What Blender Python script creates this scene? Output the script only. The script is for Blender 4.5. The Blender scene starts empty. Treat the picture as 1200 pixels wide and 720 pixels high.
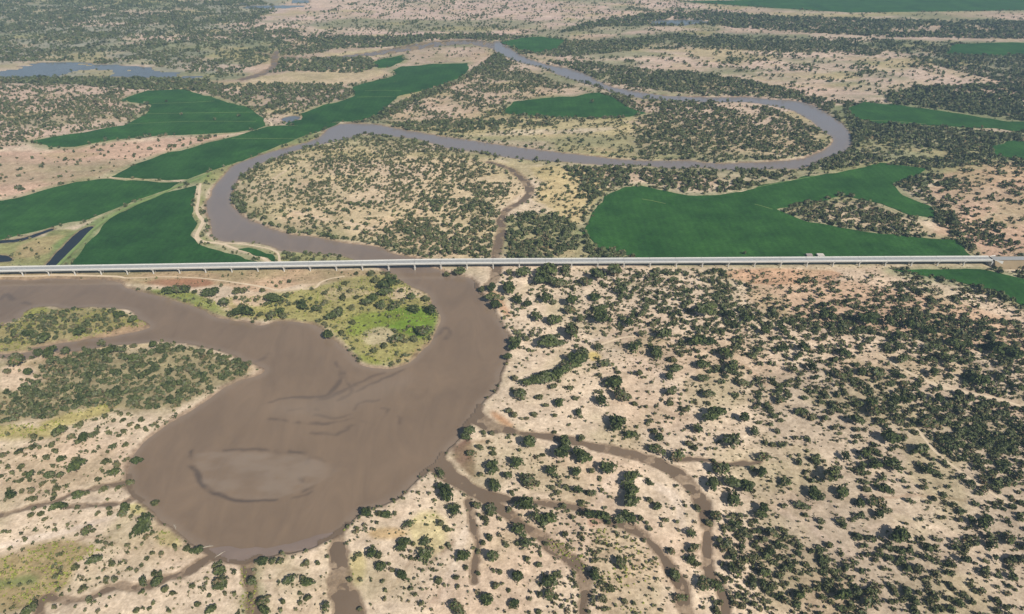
import bpy, bmesh, math, random, time
import numpy as np
from mathutils import Vector, Matrix

T0 = time.time()
scene = bpy.context.scene
C = scene.collection
rng = np.random.default_rng(7)
random.seed(7)
R = math.radians

# ------------------------------------------------------------------ camera
CAM_H = 380.0
PITCH = R(32.5)
FPX = 800.0                                  # focal length in pixels of the 1200 x 720 photograph
cam_d = bpy.data.cameras.new('camera')
cam = bpy.data.objects.new('camera', cam_d)
C.objects.link(cam)
cam.location = (0, 0, CAM_H)
cam.rotation_euler = (R(90) - PITCH, 0, 0)
cam_d.sensor_fit = 'HORIZONTAL'
cam_d.angle = 2 * math.atan(600 / FPX)
cam_d.clip_start = 1.0
cam_d.clip_end = 60000
scene.camera = cam

# ------------------------------------------------------------------ sky and sun
LIGHT = Vector((-0.5625, 0.709, -0.748)).normalized()
SUN_EL = math.asin(-LIGHT.z)
world = bpy.data.worlds.new('World')
scene.world = world
world.use_nodes = True
wn = world.node_tree
sky = wn.nodes.new('ShaderNodeTexSky')
sky.sky_type = 'NISHITA'
sky.sun_disc = False
sky.sun_elevation = SUN_EL
sky.sun_rotation = math.atan2(-LIGHT.x, -LIGHT.y)
sky.dust_density = 1.5
bg = wn.nodes['Background']
wn.links.new(sky.outputs[0], bg.inputs[0])
bg.inputs[1].default_value = 0.052
sun_d = bpy.data.lights.new('sun', 'SUN')
sun_d.energy = 5.0
sun_d.angle = R(0.55)
sun_d.color = (1.0, 0.95, 0.87)
sun = bpy.data.objects.new('sun', sun_d)
C.objects.link(sun)
sun.location = (300, -400, 900)
sun.rotation_euler = LIGHT.to_track_quat('-Z', 'Y').to_euler()
vs = scene.view_settings
vs.view_transform = 'Standard'
vs.look = 'None'
vs.exposure = 0.18
vs.gamma = 1.0
scene.render.engine = 'CYCLES'
scene.cycles.max_bounces = 5
scene.cycles.diffuse_bounces = 2
scene.cycles.glossy_bounces = 2
scene.cycles.volume_bounces = 0
scene.cycles.transparent_max_bounces = 4
scene.cycles.use_denoising = True

# ------------------------------------------------------------------ pixel <-> ground
cp, sp = math.cos(PITCH), math.sin(PITCH)
def G(px, py, z=0.0):
    """where the sight line of a photograph pixel meets the level z"""
    px = np.asarray(px, float); py = np.asarray(py, float)
    xn = (px - 600) / FPX; yn = (360 - py) / FPX
    down = sp - cp * yn
    t = (CAM_H - z) / down
    return xn * t, (cp + sp * yn) * t
def depth(y, z=0.0):
    return y * cp + (CAM_H - z) * sp
def P(x, y, z=0.0):
    d = depth(y, z); up = y * sp - (CAM_H - z) * cp
    return 600 + FPX * x / d, 360 - FPX * up / d
def GP(pts, z=0.0):
    a = np.array(pts, float)
    x, y = G(a[:, 0], a[:, 1], z)
    return np.stack([x, y], 1)

# ------------------------------------------------------------------ numpy helpers
def smooth_closed(p, n=4):
    p = np.asarray(p, float); out = []
    a, b, c, d = np.roll(p, 1, 0), p, np.roll(p, -1, 0), np.roll(p, -2, 0)
    for k in range(n):
        t = k / n
        out.append(0.5 * ((2*b) + (c-a)*t + (2*a-5*b+4*c-d)*t*t + (3*b-a-3*c+d)*t**3))
    return np.stack(out, 1).reshape(-1, p.shape[1])
def smooth_open(p, n=5):
    p = np.asarray(p, float)
    q = np.vstack([2*p[0]-p[1], p, 2*p[-1]-p[-2]]); out = []
    for i in range(len(p)-1):
        a, b, c, d = q[i], q[i+1], q[i+2], q[i+3]
        for k in range(n):
            t = k / n
            out.append(0.5 * ((2*b) + (c-a)*t + (2*a-5*b+4*c-d)*t*t + (3*b-a-3*c+d)*t**3))
    out.append(p[-1])
    return np.array(out)
def sdf_poly(X, Y, poly, margin=40.0):
    """signed distance, positive inside; -margin far outside"""
    out = np.full(X.shape, -margin, np.float32)
    lo = poly.min(0) - margin; hi = poly.max(0) + margin
    sel = np.nonzero((X > lo[0]) & (X < hi[0]) & (Y > lo[1]) & (Y < hi[1]))[0]
    if len(sel) == 0: return out
    x = X[sel]; y = Y[sel]
    best = np.full(x.shape, 1e18); ins = np.zeros(x.shape, bool)
    n = len(poly)
    for i in range(n):
        ax, ay = poly[i]; bx, by = poly[(i+1) % n]
        ex, ey = bx-ax, by-ay
        l2 = ex*ex + ey*ey + 1e-9
        t = np.clip(((x-ax)*ex + (y-ay)*ey) / l2, 0, 1)
        best = np.minimum(best, (x-ax-t*ex)**2 + (y-ay-t*ey)**2)
        if ay != by:
            ins ^= ((ay > y) != (by > y)) & (x < (bx-ax)*(y-ay)/(by-ay) + ax)
    d = np.sqrt(best)
    out[sel] = np.where(ins, d, np.maximum(-d, -margin))
    return out
def sdf_line(X, Y, line, hw, margin=40.0):
    """line: Nx2 world, hw: N half widths (m)"""
    out = np.full(X.shape, -margin, np.float32)
    m = margin + max(hw)
    lo = line.min(0) - m; hi = line.max(0) + m
    sel = np.nonzero((X > lo[0]) & (X < hi[0]) & (Y > lo[1]) & (Y < hi[1]))[0]
    if len(sel) == 0: return out
    x = X[sel]; y = Y[sel]
    best = np.full(x.shape, -1e9)
    for i in range(len(line)-1):
        ax, ay = line[i]; bx, by = line[i+1]
        ex, ey = bx-ax, by-ay
        t = np.clip(((x-ax)*ex + (y-ay)*ey) / (ex*ex+ey*ey+1e-9), 0, 1)
        d = hw[i] + (hw[i+1]-hw[i])*t - np.sqrt((x-ax-t*ex)**2 + (y-ay-t*ey)**2)
        best = np.maximum(best, d)
    out[sel] = np.maximum(best, -margin)
    return out
def vnoise(x, y, s, seed=0):
    x = x / s; y = y / s
    xi = np.floor(x).astype(np.int64); yi = np.floor(y).astype(np.int64)
    fx = x - xi; fy = y - yi
    fx = fx*fx*(3-2*fx); fy = fy*fy*(3-2*fy)
    def h(i, j):
        n = (i*374761393 + j*668265263 + seed*1442695041) & 0xffffffff
        n = ((n ^ (n >> 13)) * 1274126177) & 0xffffffff
        return ((n ^ (n >> 16)) & 0xffff) / 65535.0
    return (h(xi, yi)*(1-fx)+h(xi+1, yi)*fx)*(1-fy) + (h(xi, yi+1)*(1-fx)+h(xi+1, yi+1)*fx)*fy
def fbm(x, y, s, seed=0, o=4):
    v = 0; a = 0.5; tot = 0
    for k in range(o):
        v = v + a*vnoise(x, y, s/2**k, seed+k*17); tot += a; a *= 0.5
    return v / tot
def sstep(a, b, x):
    t = np.clip((x-a)/(b-a), 0, 1)
    return t*t*(3-2*t)
def lin(c):
    c = np.array(c, float) / 255
    return np.where(c <= 0.04045, c/12.92, ((c+0.055)/1.055)**2.4)

# ------------------------------------------------------------------ materials
def newmat(name):
    m = bpy.data.materials.new(name); m.use_nodes = True
    nt = m.node_tree; b = nt.nodes['Principled BSDF']
    b.inputs['Specular IOR Level'].default_value = 0.2
    return m, nt, b
def N(nt, kind, **kw):
    n = nt.nodes.new(kind)
    for k, v in kw.items():
        if k.startswith('i_'):
            key = k[2:]
            n.inputs[int(key) if key.isdigit() else key.replace('_', ' ')].default_value = v
        else: setattr(n, k, v)
    return n
def noise_tex(nt, scale, detail=4, rough=0.6, obj=True):
    geo = nt.nodes.get('geo') or nt.nodes.new('ShaderNodeNewGeometry'); geo.name = 'geo'
    t = N(nt, 'ShaderNodeTexNoise', i_Scale=scale, i_Detail=detail, i_Roughness=rough)
    nt.links.new(geo.outputs['Position'], t.inputs['Vector'])
    return t
def ramp(nt, src, a, b, ca=(0, 0, 0, 1), cb=(1, 1, 1, 1)):
    r = nt.nodes.new('ShaderNodeValToRGB')
    r.color_ramp.elements[0].position = a; r.color_ramp.elements[0].color = ca
    r.color_ramp.elements[1].position = b; r.color_ramp.elements[1].color = cb
    nt.links.new(src, r.inputs[0]); return r
def mix(nt, fac, a, b, mode='MIX'):
    m = nt.nodes.new('ShaderNodeMix'); m.data_type = 'RGBA'; m.blend_type = mode
    for s, v in ((0, fac), (6, a), (7, b)):
        if hasattr(v, 'is_linked') or hasattr(v, 'links'): nt.links.new(v, m.inputs[s])
        else: m.inputs[s].default_value = v if s == 0 else (*v[:3], 1)
    return m.outputs[2]
def plain(name, col, rough=0.8, var=0.12, scale=0.5, bump=0.0):
    m, nt, b = newmat(name)
    t = noise_tex(nt, scale)
    c = tuple(lin(col))
    r = ramp(nt, t.outputs[0], 0.3, 0.7, (*[v*(1-var) for v in c], 1), (*[min(1, v*(1+var)) for v in c], 1))
    nt.links.new(r.outputs[0], b.inputs['Base Color'])
    b.inputs['Roughness'].default_value = rough
    if bump:
        bp = N(nt, 'ShaderNodeBump', i_Strength=1.0, i_Distance=bump)
        nt.links.new(t.outputs[0], bp.inputs['Height']); nt.links.new(bp.outputs[0], b.inputs['Normal'])
    return m

def ground_mat():
    m, nt, b = newmat('ground_soil')
    at = N(nt, 'ShaderNodeAttribute', attribute_name='Col')
    n1 = noise_tex(nt, 0.012, 5, 0.6)
    n2 = noise_tex(nt, 0.09, 5, 0.65)
    n3 = noise_tex(nt, 0.7, 3, 0.6)
    r1 = ramp(nt, n1.outputs[0], 0.3, 0.7, (.84, .84, .84, 1), (1.10, 1.09, 1.07, 1))
    c = mix(nt, 1.0, at.outputs['Color'], r1.outputs[0], 'MULTIPLY')
    r2 = ramp(nt, n2.outputs[0], 0.33, 0.62, (.70, .68, .66, 1), (1.08, 1.08, 1.08, 1))
    c = mix(nt, 0.9, c, r2.outputs[0], 'MULTIPLY')
    n4 = noise_tex(nt, 0.32, 4, 0.7)
    r5 = ramp(nt, n4.outputs[0], 0.36, 0.64, (.74, .72, .69, 1), (1.12, 1.11, 1.10, 1))
    c = mix(nt, 0.9, c, r5.outputs[0], 'MULTIPLY')
    # low dead tufts and litter lying on the sand: small specks of their own colour
    at2 = N(nt, 'ShaderNodeAttribute', attribute_name='Speck')
    r3 = ramp(nt, n3.outputs[0], 0.60, 0.67)
    r4 = ramp(nt, n2.outputs[0], 0.45, 0.62)
    mul = N(nt, 'ShaderNodeMath', operation='MULTIPLY')
    nt.links.new(r3.outputs[0], mul.inputs[0]); nt.links.new(r4.outputs[0], mul.inputs[1])
    mul2 = N(nt, 'ShaderNodeMath', operation='MULTIPLY')
    nt.links.new(mul.outputs[0], mul2.inputs[0]); nt.links.new(at2.outputs['Fac'], mul2.inputs[1])
    c = mix(nt, mul2.outputs[0], c, (0.10, 0.095, 0.06))
    nt.links.new(c, b.inputs['Base Color'])
    b.inputs['Roughness'].default_value = 0.95
    b.inputs['Specular IOR Level'].default_value = 0.1
    bp = N(nt, 'ShaderNodeBump', i_Strength=0.7, i_Distance=0.9)
    nt.links.new(n2.outputs[0], bp.inputs['Height'])
    bp2 = N(nt, 'ShaderNodeBump', i_Strength=0.5, i_Distance=0.25)
    nt.links.new(n3.outputs[0], bp2.inputs['Height']); nt.links.new(bp.outputs[0], bp2.inputs['Normal'])
    nt.links.new(bp2.outputs[0], b.inputs['Normal'])
    return m
def water_mat(name, col, rough=0.22, spec=0.5, var=0.10, streak=True):
    m, nt, b = newmat(name)
    geo = nt.nodes.new('ShaderNodeNewGeometry'); geo.name = 'geo'
    t1 = noise_tex(nt, 0.006, 5, 0.55)
    t1.inputs['Distortion'].default_value = 1.6
    c = tuple(lin(col))
    r = ramp(nt, t1.outputs[0], 0.3, 0.7, (*[v*(1-var) for v in c], 1), (*[v*(1+var) for v in c], 1))
    nt.links.new(r.outputs[0], b.inputs['Base Color'])
    b.inputs['Roughness'].default_value = rough
    b.inputs['IOR'].default_value = 1.33
    b.inputs['Specular IOR Level'].default_value = spec
    t2 = noise_tex(nt, 0.8, 4, 0.6)
    bp = N(nt, 'ShaderNodeBump', i_Strength=0.35, i_Distance=0.12)
    nt.links.new(t2.outputs[0], bp.inputs['Height']); nt.links.new(bp.outputs[0], b.inputs['Normal'])
    bp.inputs['Strength'].default_value = 0.10
    return m
def river_mat():
    m = water_mat('silty_river_water', (126, 107, 88), 0.10, 1.0, 0.07)
    nt = m.node_tree; b = nt.nodes['Principled BSDF']
    base = b.inputs['Base Color'].links[0].from_socket
    geo = nt.nodes['geo']
    mp = N(nt, 'ShaderNodeMapping'); mp.inputs['Scale'].default_value = (1, .35, 1); mp.inputs['Rotation'].default_value = (0, 0, .5)
    nt.links.new(geo.outputs['Position'], mp.inputs['Vector'])
    t = N(nt, 'ShaderNodeTexNoise', i_Scale=0.03, i_Detail=6, i_Roughness=0.6, i_Distortion=2.2)
    nt.links.new(mp.outputs[0], t.inputs['Vector'])
    r = ramp(nt, t.outputs[0], 0.3, 0.7, (.90, .90, .91, 1), (1.10, 1.09, 1.07, 1))
    c = mix(nt, 1.0, base, r.outputs[0], 'MULTIPLY')
    dk = N(nt, 'ShaderNodeAttribute', attribute_name='Silt')
    c = mix(nt, dk.outputs['Fac'], c, tuple(lin((82, 71, 64))))
    cl = N(nt, 'ShaderNodeAttribute', attribute_name='SkyTint')
    c = mix(nt, cl.outputs['Fac'], c, tuple(lin((130, 126, 128))))  # grey of the reflected sky mixed into the base colour
    pa = N(nt, 'ShaderNodeAttribute', attribute_name='Shoal')
    c = mix(nt, pa.outputs['Fac'], c, tuple(lin((142, 126, 110))))
    nt.links.new(c, b.inputs['Base Color'])
    t3 = noise_tex(nt, 0.16, 4, 0.6)
    b2 = N(nt, 'ShaderNodeBump', i_Strength=0.10, i_Distance=0.2)
    nt.links.new(t3.outputs[0], b2.inputs['Height']); nt.links.new(b.inputs['Normal'].links[0].from_socket, b2.inputs['Normal']); nt.links.new(b2.outputs[0], b.inputs['Normal'])
    rr = ramp(nt, t.outputs[0], 0.35, 0.65, (.07, .07, .07, 1), (.20, .20, .20, 1))
    nt.links.new(rr.outputs[0], b.inputs['Roughness'])
    return m
def crop_mat():
    m, nt, b = newmat('crop_leaves')
    n1 = noise_tex(nt, 0.02, 5, 0.6)
    n2 = noise_tex(nt, 0.35, 3, 0.6)
    at = N(nt, 'ShaderNodeObjectInfo')
    a = tuple(lin((30, 66, 28))) + (1,); d = tuple(lin((53, 95, 43))) + (1,)
    r = ramp(nt, n1.outputs[0], 0.3, 0.72, a, d)
    r2 = ramp(nt, n2.outputs[0], 0.3, 0.7, (.7, .7, .7, 1), (1.25, 1.22, 1.2, 1))
    c = mix(nt, 0.8, r.outputs[0], r2.outputs[0], 'MULTIPLY')
    w = nt.nodes.new('ShaderNodeTexWave'); w.inputs['Scale'].default_value = 0.035
    w.inputs['Distortion'].default_value = 1.5; w.inputs['Detail'].default_value = 2
    nt.links.new(nt.nodes['geo'].outputs['Position'], w.inputs['Vector'])
    r3 = ramp(nt, w.outputs[0], 0.0, 1.0, (.94, .95, .94, 1), (1.05, 1.05, 1.05, 1))
    n5 = noise_tex(nt, 0.07, 4, 0.65)
    r5 = ramp(nt, n5.outputs[0], 0.32, 0.68, (.80, .82, .82, 1), (1.16, 1.12, 1.08, 1))
    c = mix(nt, 0.9, c, r5.outputs[0], 'MULTIPLY')
    rnd = ramp(nt, at.outputs['Random'], 0.0, 1.0, (.86, .88, .90, 1), (1.18, 1.12, 1.05, 1))
    c = mix(nt, 1.0, c, rnd.outputs[0], 'MULTIPLY')
    c = mix(nt, 1.0, c, r3.outputs[0], 'MULTIPLY')
    n6 = noise_tex(nt, 0.045, 6, 0.7)
    r6 = ramp(nt, n6.outputs[0], 0.66, 0.74)
    k6 = N(nt, 'ShaderNodeMath', operation='MULTIPLY'); k6.inputs[1].default_value = 0.45
    nt.links.new(r6.outputs[0], k6.inputs[0])
    c = mix(nt, k6.outputs[0], c, tuple(lin((120, 122, 76))))
    nt.links.new(c, b.inputs['Base Color'])
    b.inputs['Roughness'].default_value = 0.9
    b.inputs['Specular IOR Level'].default_value = 0.08
    bp = N(nt, 'ShaderNodeBump', i_Strength=0.8, i_Distance=0.7)
    nt.links.new(n2.outputs[0], bp.inputs['Height']); nt.links.new(bp.outputs[0], b.inputs['Normal'])
    return m
def leaf_mat(name, dark, light, attr=False):
    m, nt, b = newmat(name)
    if attr:
        src = N(nt, 'ShaderNodeAttribute', attribute_name='Hue').outputs['Fac']
    else:
        src = N(nt, 'ShaderNodeObjectInfo').outputs['Random']
    lf = N(nt, 'ShaderNodeAttribute', attribute_name='Leaf')
    add = N(nt, 'ShaderNodeMath', operation='MULTIPLY_ADD'); add.inputs[1].default_value = 0.58
    nt.links.new(lf.outputs['Fac'], add.inputs[0])
    s2 = N(nt, 'ShaderNodeMath', operation='MULTIPLY'); s2.inputs[1].default_value = 0.48
    nt.links.new(src, s2.inputs[0]); nt.links.new(s2.outputs[0], add.inputs[2])
    r = nt.nodes.new('ShaderNodeValToRGB'); e = r.color_ramp.elements
    e[0].position = 0.05; e[0].color = (*lin(dark), 1)
    e[1].position = 0.98; e[1].color = (*lin((116, 98, 72)), 1)
    x = e.new(0.42); x.color = (*(lin(dark)*.5+lin(light)*.5), 1)
    x = e.new(0.66); x.color = (*lin(light), 1)
    x = e.new(0.80); x.color = (*lin((98, 102, 80)), 1)
    nt.links.new(add.outputs[0], r.inputs[0])
    nt.links.new(r.outputs[0], b.inputs['Base Color'])
    b.inputs['Roughness'].default_value = 0.8
    b.inputs['Specular IOR Level'].default_value = 0.15
    return m

M = {
    'ground': ground_mat(),
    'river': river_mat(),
    'creek': water_mat('muddy_creek_water', (116, 99, 82), 0.38, 0.35, 0.16),
    'pond': water_mat('pond_water', (104, 108, 112), 0.12, 0.6),
    'canal': water_mat('dark_canal_water', (34, 38, 44), 0.15, 0.4),
    'crop': crop_mat(),
    'leaf': leaf_mat('poplar_leaves', (40, 52, 28), (86, 94, 52)),
    'shrubleaf': leaf_mat('shrub_leaves', (48, 54, 32), (98, 98, 60)),
    'scrubleaf': leaf_mat('scrub_leaves', (54, 61, 38), (106, 106, 68), True),
    'woodleaf': leaf_mat('woodland_leaves', (48, 58, 36), (94, 100, 62), True),
    'bark': plain('bark', (96, 84, 70), 0.9, 0.2, 2.0, 0.05),
    'bark2': plain('bleached_wood', (168, 158, 142), 0.9, 0.1, 1.0),
    'concrete': plain('concrete', (208, 206, 200), 0.8, 0.07, 0.3),
    'concrete2': plain('pier_concrete', (180, 177, 170), 0.85, 0.08, 0.5),
    'asphalt': plain('worn_asphalt', (150, 151, 150), 0.9, 0.06, 0.25),
    'paint': plain('road_paint', (220, 220, 214), 0.7, 0.05, 1.0),
    'dirt': plain('dirt_track', (206, 186, 158), 0.95, 0.10, 0.15, 0.1),
    'grasstrack': plain('grassy_track', (122, 140, 84), 0.95, 0.14, 0.12, 0.1),
    'mud': plain('wet_mud', (128, 112, 102), 0.5, 0.08, 0.05, 0.12),
    'darkmud': plain('dark_wet_mud', (108, 94, 86), 0.5, 0.10, 0.08, 0.1),
    'white': plain('white_render', (196, 188, 178), 0.8, 0.05, 0.6),
    'roof': plain('grey_sheet_roof', (150, 140, 136), 0.6, 0.1, 0.6),
    'glass': plain('dark_window', (40, 48, 56), 0.2, 0.1, 1.0),
    'metal': plain('painted_metal', (150, 154, 156), 0.5, 0.06, 1.0),
}

# ------------------------------------------------------------------ object helpers
def link(o, parent=None):
    C.objects.link(o)
    if parent is not None: o.parent = parent
    return o
def props(o, label=None, cat=None, group=None, kind=None):
    for k, v in (('label', label), ('category', cat), ('group', group), ('kind', kind)):
        if v: o[k] = v
    return o
def mesh_np(name, co, faces, mat, smooth=False):
    """co Nx3, faces MxK (uniform K)"""
    me = bpy.data.meshes.new(name)
    co = np.ascontiguousarray(co, np.float32); faces = np.ascontiguousarray(faces, np.int32)
    k = faces.shape[1]
    me.vertices.add(len(co)); me.vertices.foreach_set('co', co.ravel())
    me.loops.add(faces.size); me.loops.foreach_set('vertex_index', faces.ravel())
    me.polygons.add(len(faces))
    me.polygons.foreach_set('loop_start', np.arange(0, faces.size, k, dtype=np.int32))
    me.polygons.foreach_set('use_smooth', np.full(len(faces), smooth, bool))
    me.update(calc_edges=True); me.validate()
    if mat: me.materials.append(mat)
    return me
def fattr(me, name, vals, dom='POINT'):
    a = me.attributes.new(name, 'FLOAT', dom)
    a.data.foreach_set('value', np.ascontiguousarray(vals, np.float32))
def bm_obj(name, bm, mat, parent=None, smooth=False):
    me = bpy.data.meshes.new(name); bm.to_mesh(me); bm.free()
    if smooth:
        me.polygons.foreach_set('use_smooth', [True]*len(me.polygons))
    me.materials.append(mat)
    return link(bpy.data.objects.new(name, me), parent)
def box_verts(bm, quad_bottom, quad_top):
    vb = [bm.verts.new(v) for v in quad_bottom]; vt = [bm.verts.new(v) for v in quad_top]
    n = len(vb)
    bm.faces.new(vb[::-1]); bm.faces.new(vt)
    for i in range(n):
        bm.faces.new((vb[i], vb[(i+1) % n], vt[(i+1) % n], vt[i]))
def bx(bm, x0, x1, y0, y1, z0, z1):
    q = [(x0, y0), (x1, y0), (x1, y1), (x0, y1)]
    box_verts(bm, [(*a, z0) for a in q], [(*a, z1) for a in q])
def tube(bm, pts, rad, seg=7):
    rings = []
    for i, p in enumerate(pts):
        p = Vector(p)
        d = (Vector(pts[min(i+1, len(pts)-1)]) - Vector(pts[max(i-1, 0)])).normalized()
        a = d.orthogonal().normalized(); b = d.cross(a)
        rings.append([bm.verts.new(p + rad[i]*(math.cos(t)*a + math.sin(t)*b)) for t in np.linspace(0, 2*math.pi, seg, endpoint=False)])
    for i in range(len(rings)-1):
        for k in range(seg):
            bm.faces.new((rings[i][k], rings[i][(k+1) % seg], rings[i+1][(k+1) % seg], rings[i+1][k]))
    bm.faces.new(rings[0][::-1]); bm.faces.new(rings[-1])

# ================================================================== LAYOUT (photograph pixels, put down on the ground)
WZ = -1.2                                   # river level
RIV_UP = [(583,48),(597,57),(613,66),(633,74),(647,77),(667,81),(683,86),(700,95),(717,102),(733,105),(767,111),(797,113.5),
 (840,114.5),(857,113.5),(882,114),(907,117),(930,118),(947,122),(960,128),(973,135),(983,142),(990,150),(997,158),(999,165),
 (995,172.5),(985,181),(973,184),(960,188),(953,192),(942,197),(923,198.5),(903,198.5),(873,199),(840,198.5),(828,197),(807,197),(782,197),
 (757,194),(732,194),(713,194),(698,193),(673,191),(650,190),(625,188),(592,184),(558,178),(530,175),(505,168),(488,163),(460,160),(427,157),(410,162),
 (385,167.5),(360,173),(343,178),(327,184),(302,193),(288,202),(278,212),(273,222),(270,232),(273,242),(285,253),(302,263),(317,268),
 (342,275),(367,278),(398,283),(425,287),(447,291),(458,297),(480,300),(496,306),(510,316),(530,321),(480,326),(462,321),(440,312),(417,304),(398,300),(387,298),(372,297),
 (350,296),(330,295),(317,289),(293,284),(270,283),(253,279),(249,270),(245,260),(242,250),(243,237),(253,220),(262,206),(277,193),(302,183),(327,175),
 (357,168),(373,162),(380,155),(390,149),(402,146),(435,146),(460,150),(492,156),(533,162),(583,170),(617,174),(650,178),(665,180),(690,183),
 (720,186),(740,188),(782,189),(807,188),(840,192),(873,191),(907,189),(933,187),(953,182),(967,175),(975,167),(973,160),(963,153),(955,145),
 (943,138),(928,130),(913,126),(890,122),(865,120),(840,120),(797,119),(767,117),(733,112),(713,107),(697,100),(677,95),(653,87),(640,81),(617,75),(600,70),(584,62),(576,54)]
RIV_LOW = [(452,316),(465,324),(477,332),(490,340),(500,346),(507,358),(515,370),(512,385),(505,400),(490,415),(477,426),(457,431),(432,430),(420,425),
 (412,410),(397,402),(380,395),(375,384),(358,379),(340,377),(325,377),(308,382),(280,377),(257,373),(240,365),(222,358),(205,352),(183,346),(167,342),
 (150,337),(143,333),(117,329),(83,329),(58,327),(33,328),(0,328),(-60,330),(-140,340),(-200,370),(-150,425),(-60,422),(0,421),(38,414),(70,413),(110,409),(125,406),(160,403),
 (183,402),(208,402),(233,406),(253,411),(272,416),(283,424),(300,428),(310,434),(300,442),(275,450),(250,465),(225,482),(200,495),(185,505),(165,520),(155,533),(150,550),
 (149,564),(156,580),(172,592),(187,607),(207,620),(218,632),(238,647),(260,657),(285,660),(310,653),(335,646),(360,642),(385,632),(400,622),(410,612),(425,598),(455,588),(475,573),
 (490,562),(512,545),(520,532),(540,512),(560,485),(570,470),(580,457),(586,443),(592,424),(597,410),(597,394),(588,380),(580,365),(570,352),(561,338),(552,327),(540,324),(523,319),(500,312),(470,310)]
ISLET = [(-90,385),(-40,384),(0,379),(20,375),(28,366),(45,361),(80,361),(110,360),(143,363),(160,370),(177,382),(167,387),(150,391),(133,394),(100,398),(60,404),(33,408),(0,413),(-50,416),(-100,405)]
# creeks: (centre px, py, half width px)
CREEKS = [
 ('muddy creek', [(556,487,12),(575,500,9),(605,507,5),(640,512,5),(680,519,6),(700,525,7),(733,531,8),(762,540,9),(785,550,11),(803,564,10),(817,580,10),(826,596,9),(828,615,7),(828,640,6),(830,662,7),(834,680,7),(848,700,7),(858,722,8)]),
 ('side creek', [(790,540,3),(812,538,3),(830,540,3),(850,544,3),(877,543.5,3),(890,541,2)]),
 ('lower creek', [(514,546,15),(535,563,12),(556,575,9),(580,583,7),(605,587,4),(637,590,4),(672,594.5,5),(700,604,5),(722,614,5),(745,622,6),(764,637,6),(778,655,6),(790,675,8),(800,698,9),(812,722,9)]),
 ('fork creek', [(556,578,7),(580,591,7),(602,608,7),(625,625,7),(647,640,9),(668,655,10),(681,668,7),(684,690,7),(680,722,8)]),
 ('thin creek', [(548,588,4),(552,605,4),(556,625,3.5),(560,638,3),(556,658,2.4),(556,681,2)]),
 ('tributary creek', [(572,190,3),(586,194,4),(600,200,5),(612,210,5.5),(620,219,6),(619,229,5),(608,238,4.5),(594,246,4.5),(587,258,5),(588,272,6),(584,286,6),(581,302,6),(582,318,6),(578,330,6),(568,338,6)]),
 ('bank creek', [(-30,612,2),(0,605,2.6),(42,593,2.6),(67,587,2.3),(83,579.5,2.3),(117,571,2.6),(149,566,3)]),
 ('short creek', [(80,595,1.6),(108,593,2),(138,591,2.6),(156,583,4)]),
 ('winding creek', [(35,722,4),(47,711,4),(63,701,4),(83,703,3),(103,702,3),(122,693,4),(142,688,4),(170,687,4),(200,677,4.5),(220,670,5),(238,659,6),(250,652,7)]),
 ('broad creek', [(396,628,9),(397,645,11),(396,662,12),(398,680,15),(402,697,16),(408,712,20),(414,726,24)]),
 ('reedy creek', [(288,655,5),(290,668,7),(292,685,8),(297,705,7),(300,724,9)]),
 ('upper creek', [(324,60,3),(322,70,3.5),(319,80,4.5),(300,89,7),(285,93,6)]),
 ('far channel', [(300,62,3),(330,67,4),(380,68,4.5),(430,64,9),(467,58.5,13),(500,53,15),(527,50,15),(552,49.5,13),(582,55,11)]),
]
PONDS = [
 ('far lake', 'pond', [(-60,78),(0,79),(33,75),(83,73),(140,77),(183,80),(213,85),(247,92),(213,93.5),(140,90),(83,92.5),(33,93.5),(0,91),(-60,92)]),
 ('top pond', 'pond', [(283,4),(320,1.5),(360,0),(356,8),(320,9.5),(287,10)]),
 ('small pond', 'pond', [(331,139),(345,136),(352,137.5),(346,142),(334,143)]),
 ('far pond', 'pond', [(728,27),(760,25),(800,23),(832,26),(812,29),(770,29)]),
 ('canal', 'canal', [(52,314),(67,296),(80,283),(93,271),(106,265.5),(110,267),(103,274),(90,286),(77,300),(64,315)]),
 ('ditch', 'canal', [(-20,285),(0,282),(25,279.5),(58,269),(61,270),(26,282.5),(0,285),(-20,288)]),
 ('bay pond', 'canal', [(-30,301),(0,299),(12,302),(14,306),(2,307.5),(-30,309)]),
]
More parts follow.
